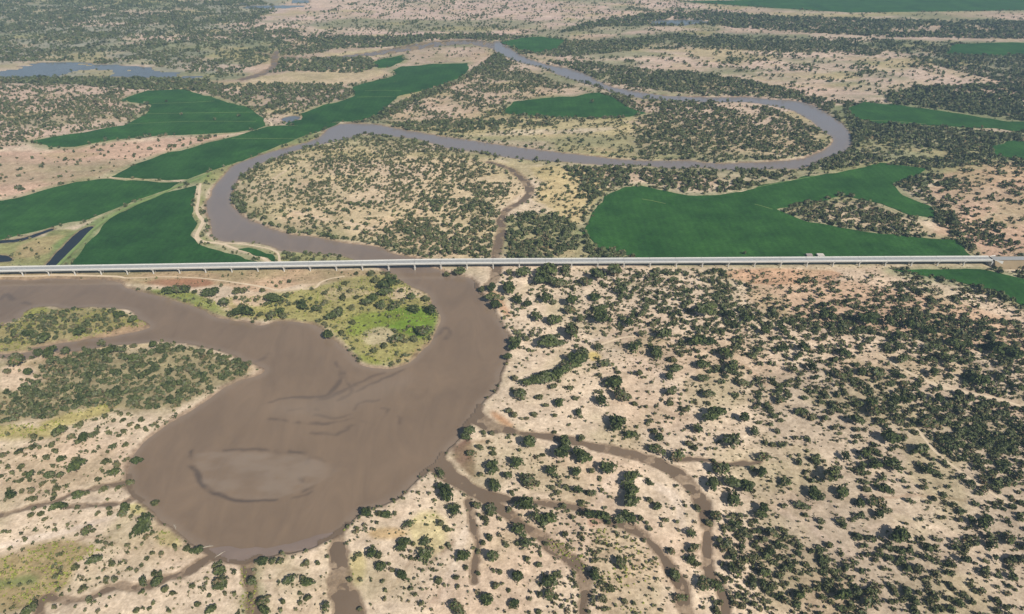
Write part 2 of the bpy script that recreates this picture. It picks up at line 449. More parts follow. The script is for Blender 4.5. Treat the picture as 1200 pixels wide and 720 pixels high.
FIELDS = [
 ('dense green crop field wedged between the dark canal and the river path', [(80,314),(100,288),(123,263),(129,255),(160,241),(203,224),(229,217),(226,237),(225,252),(230,262),(224,276),(233,287),(257,294),(283,300),(304,310),(200,312)]),
 ('long green crop field on the left, above the thin ditch', [(-160,292),(-120,262),(-60,246),(0,236),(23,231),(50,223),(90,213),(127,210),(170,211.5),(208,214),(198,221),(167,232),(133,245),(100,256.5),(57,267.5),(0,280),(-80,298)]),
 ('green crop field stretched along the outer bank of the grey river', [(130,207),(157,194),(200,179),(233,171),(283,158),(318,148),(350,147),(398,143.5),(380,151),(350,162),(320,173.5),(283,188),(253,198),(217,210.5),(170,209)]),
 ('irregular green crop field among pink sand on the upper left', [(37,165.5),(60,173),(87,172),(133,163.5),(200,158),(253,156.5),(300,152.5),(313,147),(310,138),(293,127),(260,118),(233,110),(217,105),(173,106),(143,117),(177,123),(173,133),(147,147),(100,155),(67,160)]),
 ('curved green crop field in the middle distance beside the far channel', [(334,146.5),(338,144),(354,141),(352,133),(380,123.5),(397,120),(415,113),(413,102),(430,97),(453,92),(466,87),(460,82),(473,78),(513,75),(547,74),(550,80),(540,90),(517,100),(488,108),(467,112),(457,123),(445,133),(433,140),(402,142.5),(360,146.3)]),
 ('small green crop field tucked below the far channel', [(437,73),(450,69),(470,65),(474,70),(460,78),(443,80)]),
 ('green crop field shaped like a wedge between two arms of the river', [(590,133),(600,120),(633,115),(677,113),(700,108),(720,115),(733,125),(757,133),(737,137),(700,138),(650,137)]),
 ('largest green crop field, behind the right half of the bridge', [(684,272),(690,262),(697,250),(708,230),(720,224),(733,219),(753,218),(767,221),(790,226),(807,228),(823,229),(843,228),(867,225),(900,217),(940,208),(977,202),(1033,192),(1083,197),(1077,207),(1047,217),(1060,230),(1093,243),(1096,256),(1067,252),(1033,238),(1013,235),(987,229),(960,235),(940,239),(911,246),(930,254),(947,259),(987,267),(1033,275),(1085,280),(1117,281),(1132,290),(1142,304),(900,306),(760,306),(728,297),(700,290)]),
 ('green crop field beyond the outer river bend on the right', [(993,127),(1013,120),(1050,123),(1100,130),(1150,137),(1183,143),(1230,148),(1220,158),(1167,151),(1100,147),(1033,145),(1007,142)]),
 ('small dark green crop field at the right edge behind the woods', [(1160,174),(1180,166),(1230,160),(1240,190),(1200,188),(1167,183)]),
 ('dark green crop field below the right end of the bridge', [(1046,317),(1100,316),(1150,316),(1200,326),(1260,338),(1260,372),(1200,358),(1167,341),(1117,329),(1075,322)]),
 ('distant pale green crop field on the upper right', [(1108,63),(1117,52),(1167,50),(1260,52),(1260,66),(1150,65)]),
 ('far hazy green crop field along the top right edge', [(800,2),(880,0),(960,-5),(1100,-8),(1260,-6),(1260,8),(1120,13),(1000,15),(900,9)]),
 ('far green patch of crops above the end of the upstream river', [(587,50),(610,45),(633,43),(663,47),(653,58),(627,62),(605,57)]),
 ('dark green reed plot inside the path loop beside the bridge', [(279,291),(293,290),(308,293),(320,298),(324,306),(317,306.5),(306,301.5),(293,295)]),
]
TRACKS = [   # centre line (px, py, half width px)
 ('dirt', 'pale dirt path winding down the river bank to the bridge', [(235,215,1.2),(233.5,224,1.4),(232.5,235,1.6),(230.5,247,1.8),(234,254,2),(238,260,2.2),(234,268,2.2),(230.5,277,2.6),(234,282,3),(243,284,2.2),(260,286,2),(277,292,1.8),(300,298,1.8),(312,305,1.8),(318,311,1.8)]),
 ('dirt', 'pale dirt path looping along the water back to the bridge', [(262,285.5,1.2),(276,285.5,1.1),(290,287,1.1),(305,289.5,1.1),(318,292.5,1.2),(326,297.5,1.3),(328,308,1.4)]),
 ('dirt', 'pale dirt path running along the foot of the bridge', [(-60,325,1.5),(0,324,1.5),(63,322.5,2),(133,324,2),(150,326,1),(192,324.5,0.9),(233,326,0.9),(267,330,1),(300,335,1.6),(325,340,2),(345,339,1.6),(358,339,1.4),(370,337,1.6),(376,331,1.4),(388,326.5,1),(404,324,0.9)]),
 ('grasstrack', 'grassy bank track dividing the two left crop fields', [(68,312,2.5),(82,298,2.4),(97,283,2.2),(110,269,2),(127,257,2.2),(150,244,2.2),(180,232,2),(205,220.5,1.8),(228,212,1.6),(248,203,1.4)]),
 ('grasstrack', 'thin grassy track crossing the field along the outer bank', [(272,163,0.4),(300,163,0.4),(350,163.5,0.4)]),
 ('dirt', 'pale farm track between the two upper left crop fields', [(128,208.5,0.8),(160,208.5,0.7),(190,210.5,0.7),(214,212.5,0.7)]),
 ('dirt', 'pale track curving past the tip of the irregular field', [(240,161,0.8),(275,157.5,1),(300,154.5,1.1),(316,150,1.2),(318,144.5,1),(313,141,0.8)]),
 ('dirt', 'faint dirt track climbing from the bank through the scrub', [(605,440,2.6),(613,438,2),(642,428.5,1.6),(667,418,1.5),(687,408.5,1.4),(707,403,1.4),(727,396.5,1.3),(745,394,1.2)]),
 ('dirt', 'long pale track slanting through the dense scrub on the right', [(1030,415,1.4),(1060,434,1.6),(1085,446,2.6),(1105,454,3.4),(1130,460,3.2),(1155,465,2.6),(1180,471,2.4),(1215,482,2.4)]),
 ('dirt', 'pale sand track between the dark bushes at the right', [(1074,502,1.6),(1084,515,1.8),(1095,528,1.8),(1110,541,1.6),(1130,556,1.8),(1150,570,2),(1180,590,2)]),
]
TRACKS += [
 ('grasstrack', 'upper thin line across the curved field', [(428,107,.35),(448,106.5,.35),(470,107,.35)]),
 ('grasstrack', 'lower thin line across the curved field', [(418,114.5,.35),(440,114,.35),(462,114,.35)]),
 ('grasstrack', 'thin line across the top of the irregular field', [(178,122,.35),(215,121,.35),(252,119,.35)]),
 ('grasstrack', 'thin line across the middle of the irregular field', [(172,134,.35),(230,133,.35),(304,132,.35)]),
 ('grasstrack', 'thin line across the lower irregular field', [(150,146,.35),(220,143,.35),(300,143,.35)]),
 ('grasstrack', 'short pale line inside the largest field', [(752,234,.5),(764,236,.5),(780,239.5,.4)]),
 ('grasstrack', 'long thin line along the top of the largest field', [(852,227,.5),(900,217.5,.5),(960,206,.5)]),
 ('grasstrack', 'thin curving line in the middle of the largest field', [(884,240,.5),(892,242,.5),(905,246,.5)]),
 ('grasstrack', 'thin line across the field beyond the river bend', [(1008,141.5,.5),(1050,143,.4),(1085,146,.4)]),
]
SOIL = [     # soil and ground cover of its own colour: (colour sRGB, softness m, strength, speck, polygon)
 ((178,158,140), 60, .9, .5, [(-400,-40),(1600,-40),(1600,120),(-400,120)]),
 ((150,150,132), 25, .9, .3, [(-300,-40),(360,-40),(330,5),(430,20),(330,45),(300,72),(240,100),(0,102),(-300,105)]),
 ((204,180,168), 40, .9, .2, [(330,10),(420,2),(560,-6),(800,-6),(860,14),(900,32),(820,36),(640,45),(400,46),(290,42),(270,30)]),
 ((198,178,160), 14, .9, .2, [(145,44),(165,40),(210,43),(260,47),(200,48),(150,47)]),
 ((190,176,160), 14, .8, .2, [(-50,14),(90,12),(150,13),(80,15),(-50,16.5)]),
 ((126,130,108), 25, .85, .3, [(640,52),(780,38),(1000,44),(1300,66),(1300,118),(1190,98),(1060,66),(900,58),(760,56),(680,66)]),
 ((204,182,166), 20, .95, .3, [(640,66),(720,58),(880,60),(1060,66),(1180,95),(1100,103),(1040,113),(1000,118),(930,108),(860,92),(740,82)]),
 ((200,182,150), 12, .8, .3, [(296,92),(330,86),(380,82),(430,80),(452,88),(420,97),(380,103),(320,106),(290,100)]),
 ((190,178,140), 12, .8, .3, [(380,66),(430,58),(500,49),(540,46),(500,55),(440,67),(400,72)]),
 ((206,174,152), 14, .95, .5, [(-200,176),(0,178),(60,175),(140,165),(230,160),(300,153),(283,157),(200,178),(150,195),(100,210),(40,225),(0,235),(-200,262)]),
 ((198,174,156), 16, .9, .7, [(-200,104),(0,100),(60,98),(150,105),(140,118),(172,128),(140,148),(60,160),(0,176),(-200,176)]),
 ((200,178,156), 14, .9, .8, [(450,140),(480,122),(520,104),(560,84),(590,66),(640,92),(690,106),(640,112),(600,118),(588,133),(540,146)]),
 ((186,174,132), 9, .9, .4, [(470,150),(540,146),(600,138),(700,140),(742,138),(760,160),(730,184),(640,176),(560,166)]),
 ((212,196,172), 5, .8, .2, [(560,160),(600,152),(660,152),(715,148),(722,152),(680,156),(620,158)]),
 ((188,172,140), 12, .9, .9, [(742,140),(800,122),(900,124),(955,150),(968,164),(950,178),(900,186),(800,187),(748,184)]),
 ((120,130,92), 14, .8, .5, [(985,118),(1300,160),(1300,235),(1100,205),(1000,200),(930,204),(1002,176)]),
 ((204,170,146), 14, .9, .8, [(1096,212),(1140,196),(1200,190),(1300,190),(1300,305),(1140,305),(1096,262)]),
 ((200,182,152), 6, .9, .8, [(912,247),(947,238),(985,231),(1018,238),(1067,255),(1093,268),(1085,279),(1033,273),(987,265),(947,258)]),
 ((212,192,158), 10, .95, 1.0, [(275,232),(285,205),(330,182),(420,162),(480,164),(560,184),(610,196),(620,222),(590,245),(575,300),(480,300),(420,284),(340,274),(290,252)]),
 ((186,176,130), 10, .5, .9, [(290,215),(340,190),(420,172),(440,200),(400,235),(330,250),(300,245)]),
 ((206,186,138), 9, .9, .7, [(625,196),(700,198),(715,214),(700,240),(684,262),(660,262),(628,232),(632,215)]),
 ((150,150,104), 8, .8, .7, [(590,256),(640,250),(684,268),(720,300),(740,306),(590,306)]),
 ((196,170,146), 8, .7, .9, [(690,200),(760,198),(840,202),(830,222),(760,214),(720,212)]),
 ((146,150,96), 4, .95, .4, [(-60,288),(0,285),(60,271),(94,270),(80,284),(52,313),(-60,316)]),
 ((180,160,120), 4, .7, .3, [(20,290),(50,280),(82,276),(72,290),(50,300),(20,304)]),
 ((158,160,98), 4, .9, .4, [(330,297),(372,298),(400,301),(440,306),(440,313),(330,310)]),
 ((114,138,82), 4, .9, .2, [(60,288),(127,250),(205,216),(260,196),(350,162),(380,150),(376,157),(300,186),(250,206),(235,216),(203,226),(130,258),(100,292),(80,312),(62,312)]),
 ((148,158,90), 4, .9, .2, [(250,287),(231,262),(240,230),(262,206),(300,184),(372,164),(385,152),(350,163),(283,190),(240,208),(232,236),(228,262),(235,282)]),
 ((172,148,116), 5, .9, .5, [(-60,318),(120,318),(330,316),(460,318),(466,326),(400,330),(300,334),(200,334),(140,330),(-60,326)]),
 ((166,122,94), 3, .9, .3, [(165,331),(200,327),(240,328),(250,333),(225,337),(190,336)]),
 ((206,176,146), 3, .9, .3, [(310,326),(330,317),(360,316),(382,320),(360,328),(340,336),(300,342),(262,334),(290,330)]),
 ((134,150,72), 4, .9, .4, [(168,341),(205,340),(236,346),(262,360),(285,374),(257,372),(222,357),(190,347)]),
 ((164,158,98), 5, .95, .5, [(262,350),(330,344),(400,330),(462,322),(506,356),(514,372),(505,398),(476,426),(432,428),(412,409),(376,384),(325,376),(285,374)]),
 ((208,184,160), 3, .9, .4, [(272,352),(290,345),(312,347),(316,356),(298,360),(276,358)]),
 ((212,192,160), 2.5, .95, .2, [(455,345),(462,339),(475,337),(492,342),(492,348),(476,350),(460,350)]),
 ((196,178,140), 3, .8, .4, [(378,342),(400,338),(440,341),(445,345),(410,348),(388,352)]),
 ((120,150,54), 4, .95, .15, [(462,362),(500,360),(514,372),(511,390),(494,398),(470,390),(446,382),(440,372)]),
 ((136,152,66), 4, .9, .2, [(410,372),(440,366),(470,370),(450,384),(428,390),(408,392)]),
 ((146,152,74), 3, .9, .3, [(412,408),(430,416),(455,424),(480,420),(474,427),(440,431),(420,424)]),
 ((194,172,122), 3, .8, .3, [(455,422),(490,408),(506,394),(510,386),(504,402),(488,416),(470,428)]),
 ((196,182,150), 3, .8, .5, [(430,388),(450,384),(462,390),(450,404),(428,402)]),
 ((150,142,94), 4, .95, .6, [(-100,396),(0,380),(30,366),(80,362),(140,364),(175,381),(150,391),(60,404),(0,413)]),
 ((150,158,62), 2.5, .9, .2, [(24,372),(32,363),(50,360),(56,364),(40,370)]),
 ((178,150,120), 4, .9, .5, [(130,386),(160,380),(176,382),(160,388),(130,394),(90,398)]),
 ((150,116,94), 4, .9, .6, [(50,420),(80,412),(120,410),(125,424),(90,432),(60,432)]),
 ((154,144,108), 9, .85, .8, [(-80,428),(0,424),(60,416),(200,406),(270,420),(296,434),(250,462),(200,482),(120,478),(40,496),(-80,500)]),
 ((214,192,168), 3, .9, .4, [(0,436),(12,428),(40,432),(52,446),(30,456),(0,458)]),
 ((214,194,156), 2, .9, .2, [(70,409),(110,406),(160,404),(200,404),(160,408),(110,410)]),
 ((184,172,112), 4, .9, .35, [(-60,505),(0,500),(40,496),(80,484),(130,474),(128,483),(100,493),(60,505),(30,514),(-60,528)]),
 ((164,146,104), 4, .9, .9, [(-60,670),(0,655),(30,645),(70,634),(112,636),(118,646),(90,660),(80,684),(60,700),(30,712),(-60,724)]),
 ((120,138,80), 3, .7, .4, [(-20,682),(10,678),(34,676),(38,682),(10,688),(-20,692)]),
 ((196,190,118), 3, .8, .3, [(186,622),(206,622),(214,634),(208,642),(190,640),(182,632)]),
 ((200,194,120), 3, .7, .4, [(150,592),(168,592),(172,602),(150,600)]),
 ((204,190,134), 3, .8, .3, [(410,652),(424,648),(428,664),(420,684),(412,676)]),
 ((206,194,134), 4, .6, .4, [(480,610),(510,600),(524,620),(505,650),(490,640)]),
 ((196,166,118), 2.5, .8, .2, [(432,624),(450,619),(474,622),(470,630),(440,631)]),
 ((196,150,112), 3, .9, .3, [(574,484),(582,482),(602,497),(600,503),(584,497)]),
 ((128,98,82), 2.5, .95, .2, [(536,520),(550,512),(556,524),(558,545),(562,560),(552,562),(538,548),(530,534)]),
 ((150,120,92), 3, .8, .3, [(555,516),(575,514),(580,518),(560,522)]),
 ((206,160,124), 3, .7, .2, [(570,345),(580,342),(592,352),(600,372),(590,370)]),
 ((206,164,132), 3, .8, .3, [(835,318),(900,316),(975,316),(988,326),(940,334),(880,332)]),
 ((192,156,126), 8, .6, .6, [(880,330),(1000,330),(1180,370),(1200,420),(1050,390),(900,370)]),
 ((176,160,140), 14, .55, .9, [(900,440),(1060,420),(1230,480),(1230,740),(980,740),(890,560)]),
 ((190,172,146), 8, .5, .9, [(740,400),(860,400),(920,470),(880,480),(800,440)]),
 ((206,184,104), 2, .8, .1, [(688,414),(700,412),(706,420),(694,424)]),
 ((196,152,132), 2, .8, .2, [(690,608),(704,604),(706,614),(692,618)]),
 ((200,184,150), 5, .6, .9, [(700,620),(735,622),(770,655),(785,690),(760,720),(700,715),(692,670)]),
 ((150,150,110), 3, .7, .8, [(268,656),(282,660),(282,720),(310,720),(306,668),(296,660)]),
]
def ext(pts):
    """carry what leaves the picture on past its edge"""
    return [(p[0]+(380 if p[0] >= 1225 else -380 if p[0] <= -50 else 0), p[1]+(90 if p[1] >= 720 else 0), *p[2:]) for p in pts]
RIV_LOW, ISLET = ext(RIV_LOW), ext(ISLET)
CREEKS = [(a, ext(b)) for a, b in CREEKS]
PONDS = [(a, b, ext(c)) for a, b, c in PONDS]
FIELDS = [(a, ext(b)) for a, b in FIELDS]
TRACKS = [(a, b, ext(c)) for a, b, c in TRACKS]
SOIL = [(a, b, c, d, ext(e)) for a, b, c, d, e in SOIL]
def Z(px, py, hz=0.0):
    x, y = G(px, py, hz); return float(x), float(y)

river_polys = [smooth_closed(GP(RIV_UP, WZ), 3), smooth_closed(GP(RIV_LOW, WZ), 3)]
islet_poly = smooth_closed(GP(ISLET, WZ), 3)
def line_px(pts, z=0.0, n=5):
    a = np.array(pts, float)
    xy = GP(a[:, :2], z)
    hw = a[:, 2] * depth(xy[:, 1], z) / FPX
    q = smooth_open(np.column_stack([xy, hw]), n)
    return q[:, :2], np.maximum(q[:, 2], 0.4)
creek_lines = [(l_, w_*(1.0 if c[0] in ('far channel', 'upper creek', 'thin creek') else 0.84)) for c in CREEKS for (l_, w_) in [line_px(c[1], -0.5)]]
pond_polys = [smooth_closed(GP(p[2], -0.5), 3) for p in PONDS]
field_polys = [GP(f[1], 0.5) for f in FIELDS]
track_lines = [line_px(t[2]) for t in TRACKS]

def d_river(X, Y):
    d = np.maximum(sdf_poly(X, Y, river_polys[0]), sdf_poly(X, Y, river_polys[1]))
    d = np.minimum(d, -sdf_poly(X, Y, islet_poly))
    return d + (fbm(X, Y, 14, 5, 4)-0.5)*5.0 + (fbm(X, Y, 40, 6, 2)-0.5)*7.0
def d_creek(X, Y):
    d = np.full(X.shape, -40.0)
    for (l, w) in creek_lines: d = np.maximum(d, sdf_line(X, Y, l, w))
    return d + (fbm(X, Y, 8, 9, 3)-0.5)*4.6
def d_pond(X, Y):
    d = np.full(X.shape, -40.0)
    for p in pond_polys: d = np.maximum(d, sdf_poly(X, Y, p))
    return d + (fbm(X, Y, 12, 13, 3)-0.5)*3.0 - np.where(Y > 1400, 150*sstep(.47, .60, fbm(X*0.5, Y, 60, 15, 4)), 0)
def d_field(X, Y):
    d = np.full(X.shape, -40.0)
    for p in field_polys: d = np.maximum(d, sdf_poly(X, Y, p))
    return d
def d_track(X, Y):
    d = np.full(X.shape, -40.0)
    for (l, w) in track_lines: d = np.maximum(d, sdf_line(X, Y, l, w))
    return d
def ground_parts(X, Y):
    return d_river(X, Y), d_creek(X, Y), d_pond(X, Y), d_field(X, Y), d_track(X, Y)
def ground_z(X, Y, parts=None):
    dr, dc, dp, df, dt = parts if parts is not None else ground_parts(X, Y)
    calm = np.clip(-np.maximum.reduce([dr, dc, dp, df, dt])/10, 0, 1)
    fade = np.clip((9000-np.hypot(X, Y))/3000, 0, 1)
    hum = (fbm(X, Y, 26, 21, 3)-0.5)*1.5 + (vnoise(X, Y, 6, 25)-0.5)*0.35
    z = hum*calm*fade
    z = np.minimum(z, np.clip(WZ - 0.60*dr, -2.6, 5))
    bars = -0.86 + (fbm(X, Y, 9, 27, 3)-0.45)*1.7 + (vnoise(X, Y, 2.2, 28)-.5)*.25
    z = np.minimum(z, np.maximum(np.clip(-0.5 - 0.25*dc, -1.1, 5), np.clip(bars, -1.1, -0.34)))
    z = np.minimum(z, np.clip(-0.5 - 0.25*dp, -1.2, 5))
    z = np.minimum(z, np.where(dt > -1, -0.12, 5))
    return z

# ================================================================== GROUND SHEET
fine_u = np.linspace(-1, 1, 780)
coarse = 1 + 0.02*(np.power(1.33, np.arange(1, 24))-1)*1.2
coarse = coarse[coarse < 14]
u = np.concatenate([-coarse[::-1], fine_u, coarse])
ys = [150.0]
while ys[-1] < 3000:
    y = ys[-1]
    ys.append(y + max(1.0, 1.05*(y*y + CAM_H**2)/(CAM_H*800*0.8)))
ys = np.array(ys)
tail = 3000 + np.cumsum(60*np.power(1.22, np.arange(24))); tail = tail[tail < 12000]
head = 150 - np.cumsum(6*np.power(1.3, np.arange(28))); head = head[head > -10000][::-1]
yy = np.concatenate([head, ys, tail])
W = np.where(yy > 0, 1.0*yy + 215, 215.0)
XX = np.clip(u[None, :]*W[:, None], -12500, 12500).astype(np.float64)
YY = np.repeat(yy[:, None], len(u), 1)
nr, nc = XX.shape
X, Y = XX.ravel(), YY.ravel()
parts = ground_parts(X, Y)
ZZ = ground_z(X, Y, parts)
dr, dc, dp, df, dt = parts
idx = np.arange(nr*nc).reshape(nr, nc)
quads = np.stack([idx[:-1, :-1], idx[:-1, 1:], idx[1:, 1:], idx[1:, :-1]], -1).reshape(-1, 4)
ground_me = mesh_np('ground', np.stack([X, Y, ZZ], 1), quads, M['ground'], True)
col = np.tile(lin((222, 202, 178)), (len(X), 1))
speck = np.full(len(X), 0.45)
wob = (fbm(X, Y, 30, 31, 3)-0.5)*2
for c, soft, st, sk, poly in SOIL:
    d = sdf_poly(X, Y, smooth_closed(GP(poly), 2), 40.0 + soft)
    m = sstep(-soft, soft, d + wob*soft*1.4) * st
    col += (lin(c)-col)*m[:, None]
    speck += (sk-speck)*m
TRAILS = [(.6, (176,142,118), [(745,394,1),(790,398,1.2),(830,410,1),(870,428,1.2),(900,452,1)]), (.7, (232,214,196), [(690,400,2),(720,392,3),(760,392,2),(800,404,2)]), (.7, (232,212,192), [(720,410,3),(760,430,5),(790,455,6),(810,480,5)]),
 (.5, (170,146,124), [(640,455,.8),(700,470,.8),(760,475,.8),(830,500,.8),(890,512,.8)]), (.6, (228,206,186), [(830,560,2),(880,585,3),(920,600,4),(980,640,3),(1040,660,2)]), (.6, (226,204,182), [(1020,620,2),(1070,615,4),(1130,630,5),(1200,660,3)]),
 (.6, (160,134,112), [(1010,582,1.6),(1040,583,2),(1090,581,2),(1130,588,1.5)]), (.5, (176,150,128), [(450,700,1),(480,660,1),(500,650,1.2),(520,640,.8)]), (.6, (150,124,100), [(518,648,1),(526,640,2.2),(532,635,1)]), (.5, (150,128,106), [(498,668,.8),(505,658,1.6),(512,648,.8)]),
 (.5, (186,160,138), [(505,705,1),(512,698,1.4),(518,690,.8)]), (.6, (160,136,116), [(300,680,.8),(322,680,.8),(332,668,.8),(350,668,1)]), (.6, (232,214,196), [(700,590,3),(720,560,5),(770,570,5),(795,590,4),(800,620,4)]),
 (.5, (166,140,118), [(20,650,.8),(60,640,.8),(110,632,.8),(150,640,.8)]), (.7, (236,218,200), [(0,640,4),(50,630,5),(100,615,4),(150,600,3)]), (.6, (234,216,196), [(520,700,5),(535,660,6),(545,620,5)]),
 (.6, (230,206,180), [(305,220,1.6),(338,198,2),(356,188,1.2)]), (.7, (232,206,178), [(468,224,1),(486,206,2),(505,190,2),(520,182,1)]), (.7, (228,202,174), [(492,250,2),(496,230,2.4),(490,222,1)]), (.6, (230,206,180), [(335,245,2),(370,255,3),(410,262,3),(440,270,2)]), (.6, (214,188,156), [(600,232,1),(612,228,2),(618,236,1)]),
 (.6, (226,204,186), [(640,100,.8),(700,84,.8),(800,78,.8),(900,84,1),(1010,98,1),(1100,98,.8)]), (.6, (226,204,188), [(820,74,.8),(900,72,1.4),(980,78,1)]), (.5, (220,200,184), [(300,34,1),(420,24,1),(560,18,1),(700,22,1)]), (.6, (222,204,182), [(0,100,1),(60,108,1),(130,116,.8)]),
 (.6, (222,200,176), [(430,144,1),(500,148,1),(560,142,1),(640,142,1)]), (.6, (220,198,176), [(1100,250,1),(1140,262,2),(1170,250,2),(1200,256,2)])]
for st, c, ln in TRAILS:
    l_, w_ = line_px(ln)
    m = st*sstep(-1.5, .8, sdf_line(X+(fbm(X, Y, 12, 61, 2)-.5)*4, Y+(fbm(X, Y, 12, 62, 2)-.5)*4, l_, w_))
    col += (lin(c)-col)*m[:, None]
# ground litter and green flush between bushes
flush = sstep(0.5, 0.72, fbm(X, Y, 45, 41, 4))
col += (lin((168, 158, 118))-col)*(0.45*flush)[:, None]
flush2 = sstep(0.55, 0.75, fbm(X+500, Y-300, 70, 47, 4))
col += (lin((206, 172, 146))-col)*(0.28*flush2)[:, None]
# wet river and creek margins
ffield = sstep(-22, -2, df+wob*5)*0.65*np.where(dt > -3, 0.3, 1)
col += (lin((122, 134, 88))-col)*ffield[:, None]
fbank = sstep(-34, -8, dr+wob*9)*(1-sstep(-8, -3, dr))*0.55*np.clip((Y-640)/60, 0, 1)
col += (lin((142, 144, 100))-col)*fbank[:, None]
# the far plain: long streaks of greyer green, dry yellow and pinkish ground
fa = np.clip((Y-720)/500, 0, 1)
st1 = sstep(.48, .66, fbm(X*0.45, Y, 110, 51, 4))
col += (lin((128, 134, 100))-col)*(0.75*st1*fa*(df < -4))[:, None]
st2 = sstep(.55, .70, fbm(X*0.4+900, Y, 90, 53, 4))
col += (lin((212, 188, 172))-col)*(0.7*st2*fa)[:, None]
st3 = sstep(.56, .72, fbm(X*0.4-700, Y, 70, 57, 4))
col += (lin((170, 160, 112))-col)*(0.6*st3*fa)[:, None]
col *= (0.86+0.28*fbm(X*0.6, Y, 24, 59, 4))[:, None]
jit = (vnoise(X, Y, 3.5, 91)-.5)*2.5
wet = sstep(-5, -1, dr+jit)*0.85
col += (lin((132, 112, 94))-col)*wet[:, None]
wetc = np.maximum(sstep(-2.2, -0.4, dc+jit*.5), sstep(-4, -0.5, dp))*0.8
col += (lin((134, 114, 94))-col)*wetc[:, None]
speck *= np.clip(-np.maximum(dr, dc)/6, 0, 1)
ca = ground_me.color_attributes.new('Col', 'FLOAT_COLOR', 'POINT')
ca.data.foreach_set('color', np.column_stack([col, np.ones(len(X))]).astype(np.float32).ravel())
fattr(ground_me, 'Speck', speck)
ground = link(bpy.data.objects.new('ground', ground_me))
props(ground, 'pale sandy floodplain ground around the river', kind='structure')
print('ground', len(quads), round(time.time()-T0, 1))

# ------------------------------------------------------------------ water sheets (flat, cut out of the same lattice where the bed lies lower)
def water_sheet(name, d, z, mat, label):
    near = d > -7
    keep = near[quads].any(1)
    q = quads[keep]
    used, inv = np.unique(q, return_inverse=True)
    me = mesh_np(name, np.stack([X[used], Y[used], np.full(len(used), z)], 1), inv.reshape(-1, 4), mat, True)
    return props(link(bpy.data.objects.new(name, me)), label, kind='structure')
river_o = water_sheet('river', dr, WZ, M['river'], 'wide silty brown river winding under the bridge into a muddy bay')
names = {'muddy creek': 'brown creek curving through the pale sand right of the bay', 'side creek': 'short narrow creek arm joining the brown creek from the right',
 'lower creek': 'brown creek leaving the lower right corner of the bay', 'fork creek': 'creek fork with green reeds running to the bottom edge',
 'thin creek': 'very thin creek trickling down the bare sand', 'tributary creek': 'brown hook shaped creek above the bridge',
 'bank creek': 'thin creek at the left edge ending in the bay', 'short creek': 'short creek stub below the thin left creek',
 'winding creek': 'narrow winding creek in the lower left corner', 'broad creek': 'broad dark creek at the bottom centre', 'reedy creek': 'reedy creek at the bottom left of the bay',
 'upper creek': 'pale creek in the far left scrub', 'far channel': 'distant pale channel at the head of the river'}
for ci, ((nm, _), (l, w)) in enumerate(zip(CREEKS, creek_lines)):
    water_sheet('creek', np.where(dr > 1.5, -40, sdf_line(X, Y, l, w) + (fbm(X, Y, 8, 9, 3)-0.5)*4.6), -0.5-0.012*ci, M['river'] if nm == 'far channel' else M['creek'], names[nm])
pn = {'far lake': 'bluish shallow lake at the far left', 'top pond': 'far blue pond at the top edge', 'small pond': 'small pale pond beside the curved field',
      'far pond': 'distant pale pond on the upper right', 'canal': 'dark drainage canal slanting to the bridge', 'ditch': 'thin dark ditch below the long left field', 'bay pond': 'small dark pond at the left edge'}
for (nm, mt, _), pl in zip(PONDS, pond_polys):
    water_sheet({'canal': 'canal', 'ditch': 'ditch'}.get(nm, 'pond'), sdf_poly(X, Y, pl), -0.5, M[mt], pn[nm])

# ------------------------------------------------------------------ mud banks that just break the water
def mudbank(label, pts, h=0.16, mat='mud'):
    """a low bar: a wavering outline with an inner crest, filled as one gently domed sheet"""
    p = smooth_closed(GP(pts, WZ), 5)
    p = p + np.stack([(vnoise(p[:, 0], p[:, 1], 7, 33)-.5)*3.0, (vnoise(p[:, 0], p[:, 1], 7, 34)-.5)*3.0], 1)
    lo, hi = p.min(0)-2, p.max(0)+2
    gx = np.arange(lo[0], hi[0], 1.1); gy = np.arange(lo[1], hi[1], 1.1)
    a, b = np.meshgrid(gx, gy)
    d = sdf_poly(a.ravel(), b.ravel(), p, 6) + (fbm(a.ravel(), b.ravel(), 5, 35, 2)-.5)*1.6
    z = WZ + np.clip(d*0.07, -0.3, h) + np.where(d > 0, (fbm(a.ravel(), b.ravel(), 9, 36, 2)-.5)*0.05, 0)
    ii = np.arange(a.size).reshape(a.shape)
    f = np.stack([ii[:-1, :-1], ii[:-1, 1:], ii[1:, 1:], ii[1:, :-1]], -1).reshape(-1, 4)
    f = f[(d > -1.5)[f].any(1)]
    used, inv = np.unique(f, return_inverse=True)
    me = mesh_np('mud_bank', np.stack([a.ravel()[used], b.ravel()[used], z[used]], 1), inv.reshape(-1, 4), M[mat], True)
    return props(link(bpy.data.objects.new('mud_bank', me)), label, kind='structure')
BANKS = [
 ('mud', .08, 'soft mud flat along the lower shore of the bay', [(244,644),(262,640),(300,644),(330,639),(350,634),(372,628),(392,624),(388,634),(362,644),(335,648),(310,655),(286,661),(262,657)]),
]
for mt, h_, lb, pts_ in BANKS: mudbank(lb, pts_, h_, mt)
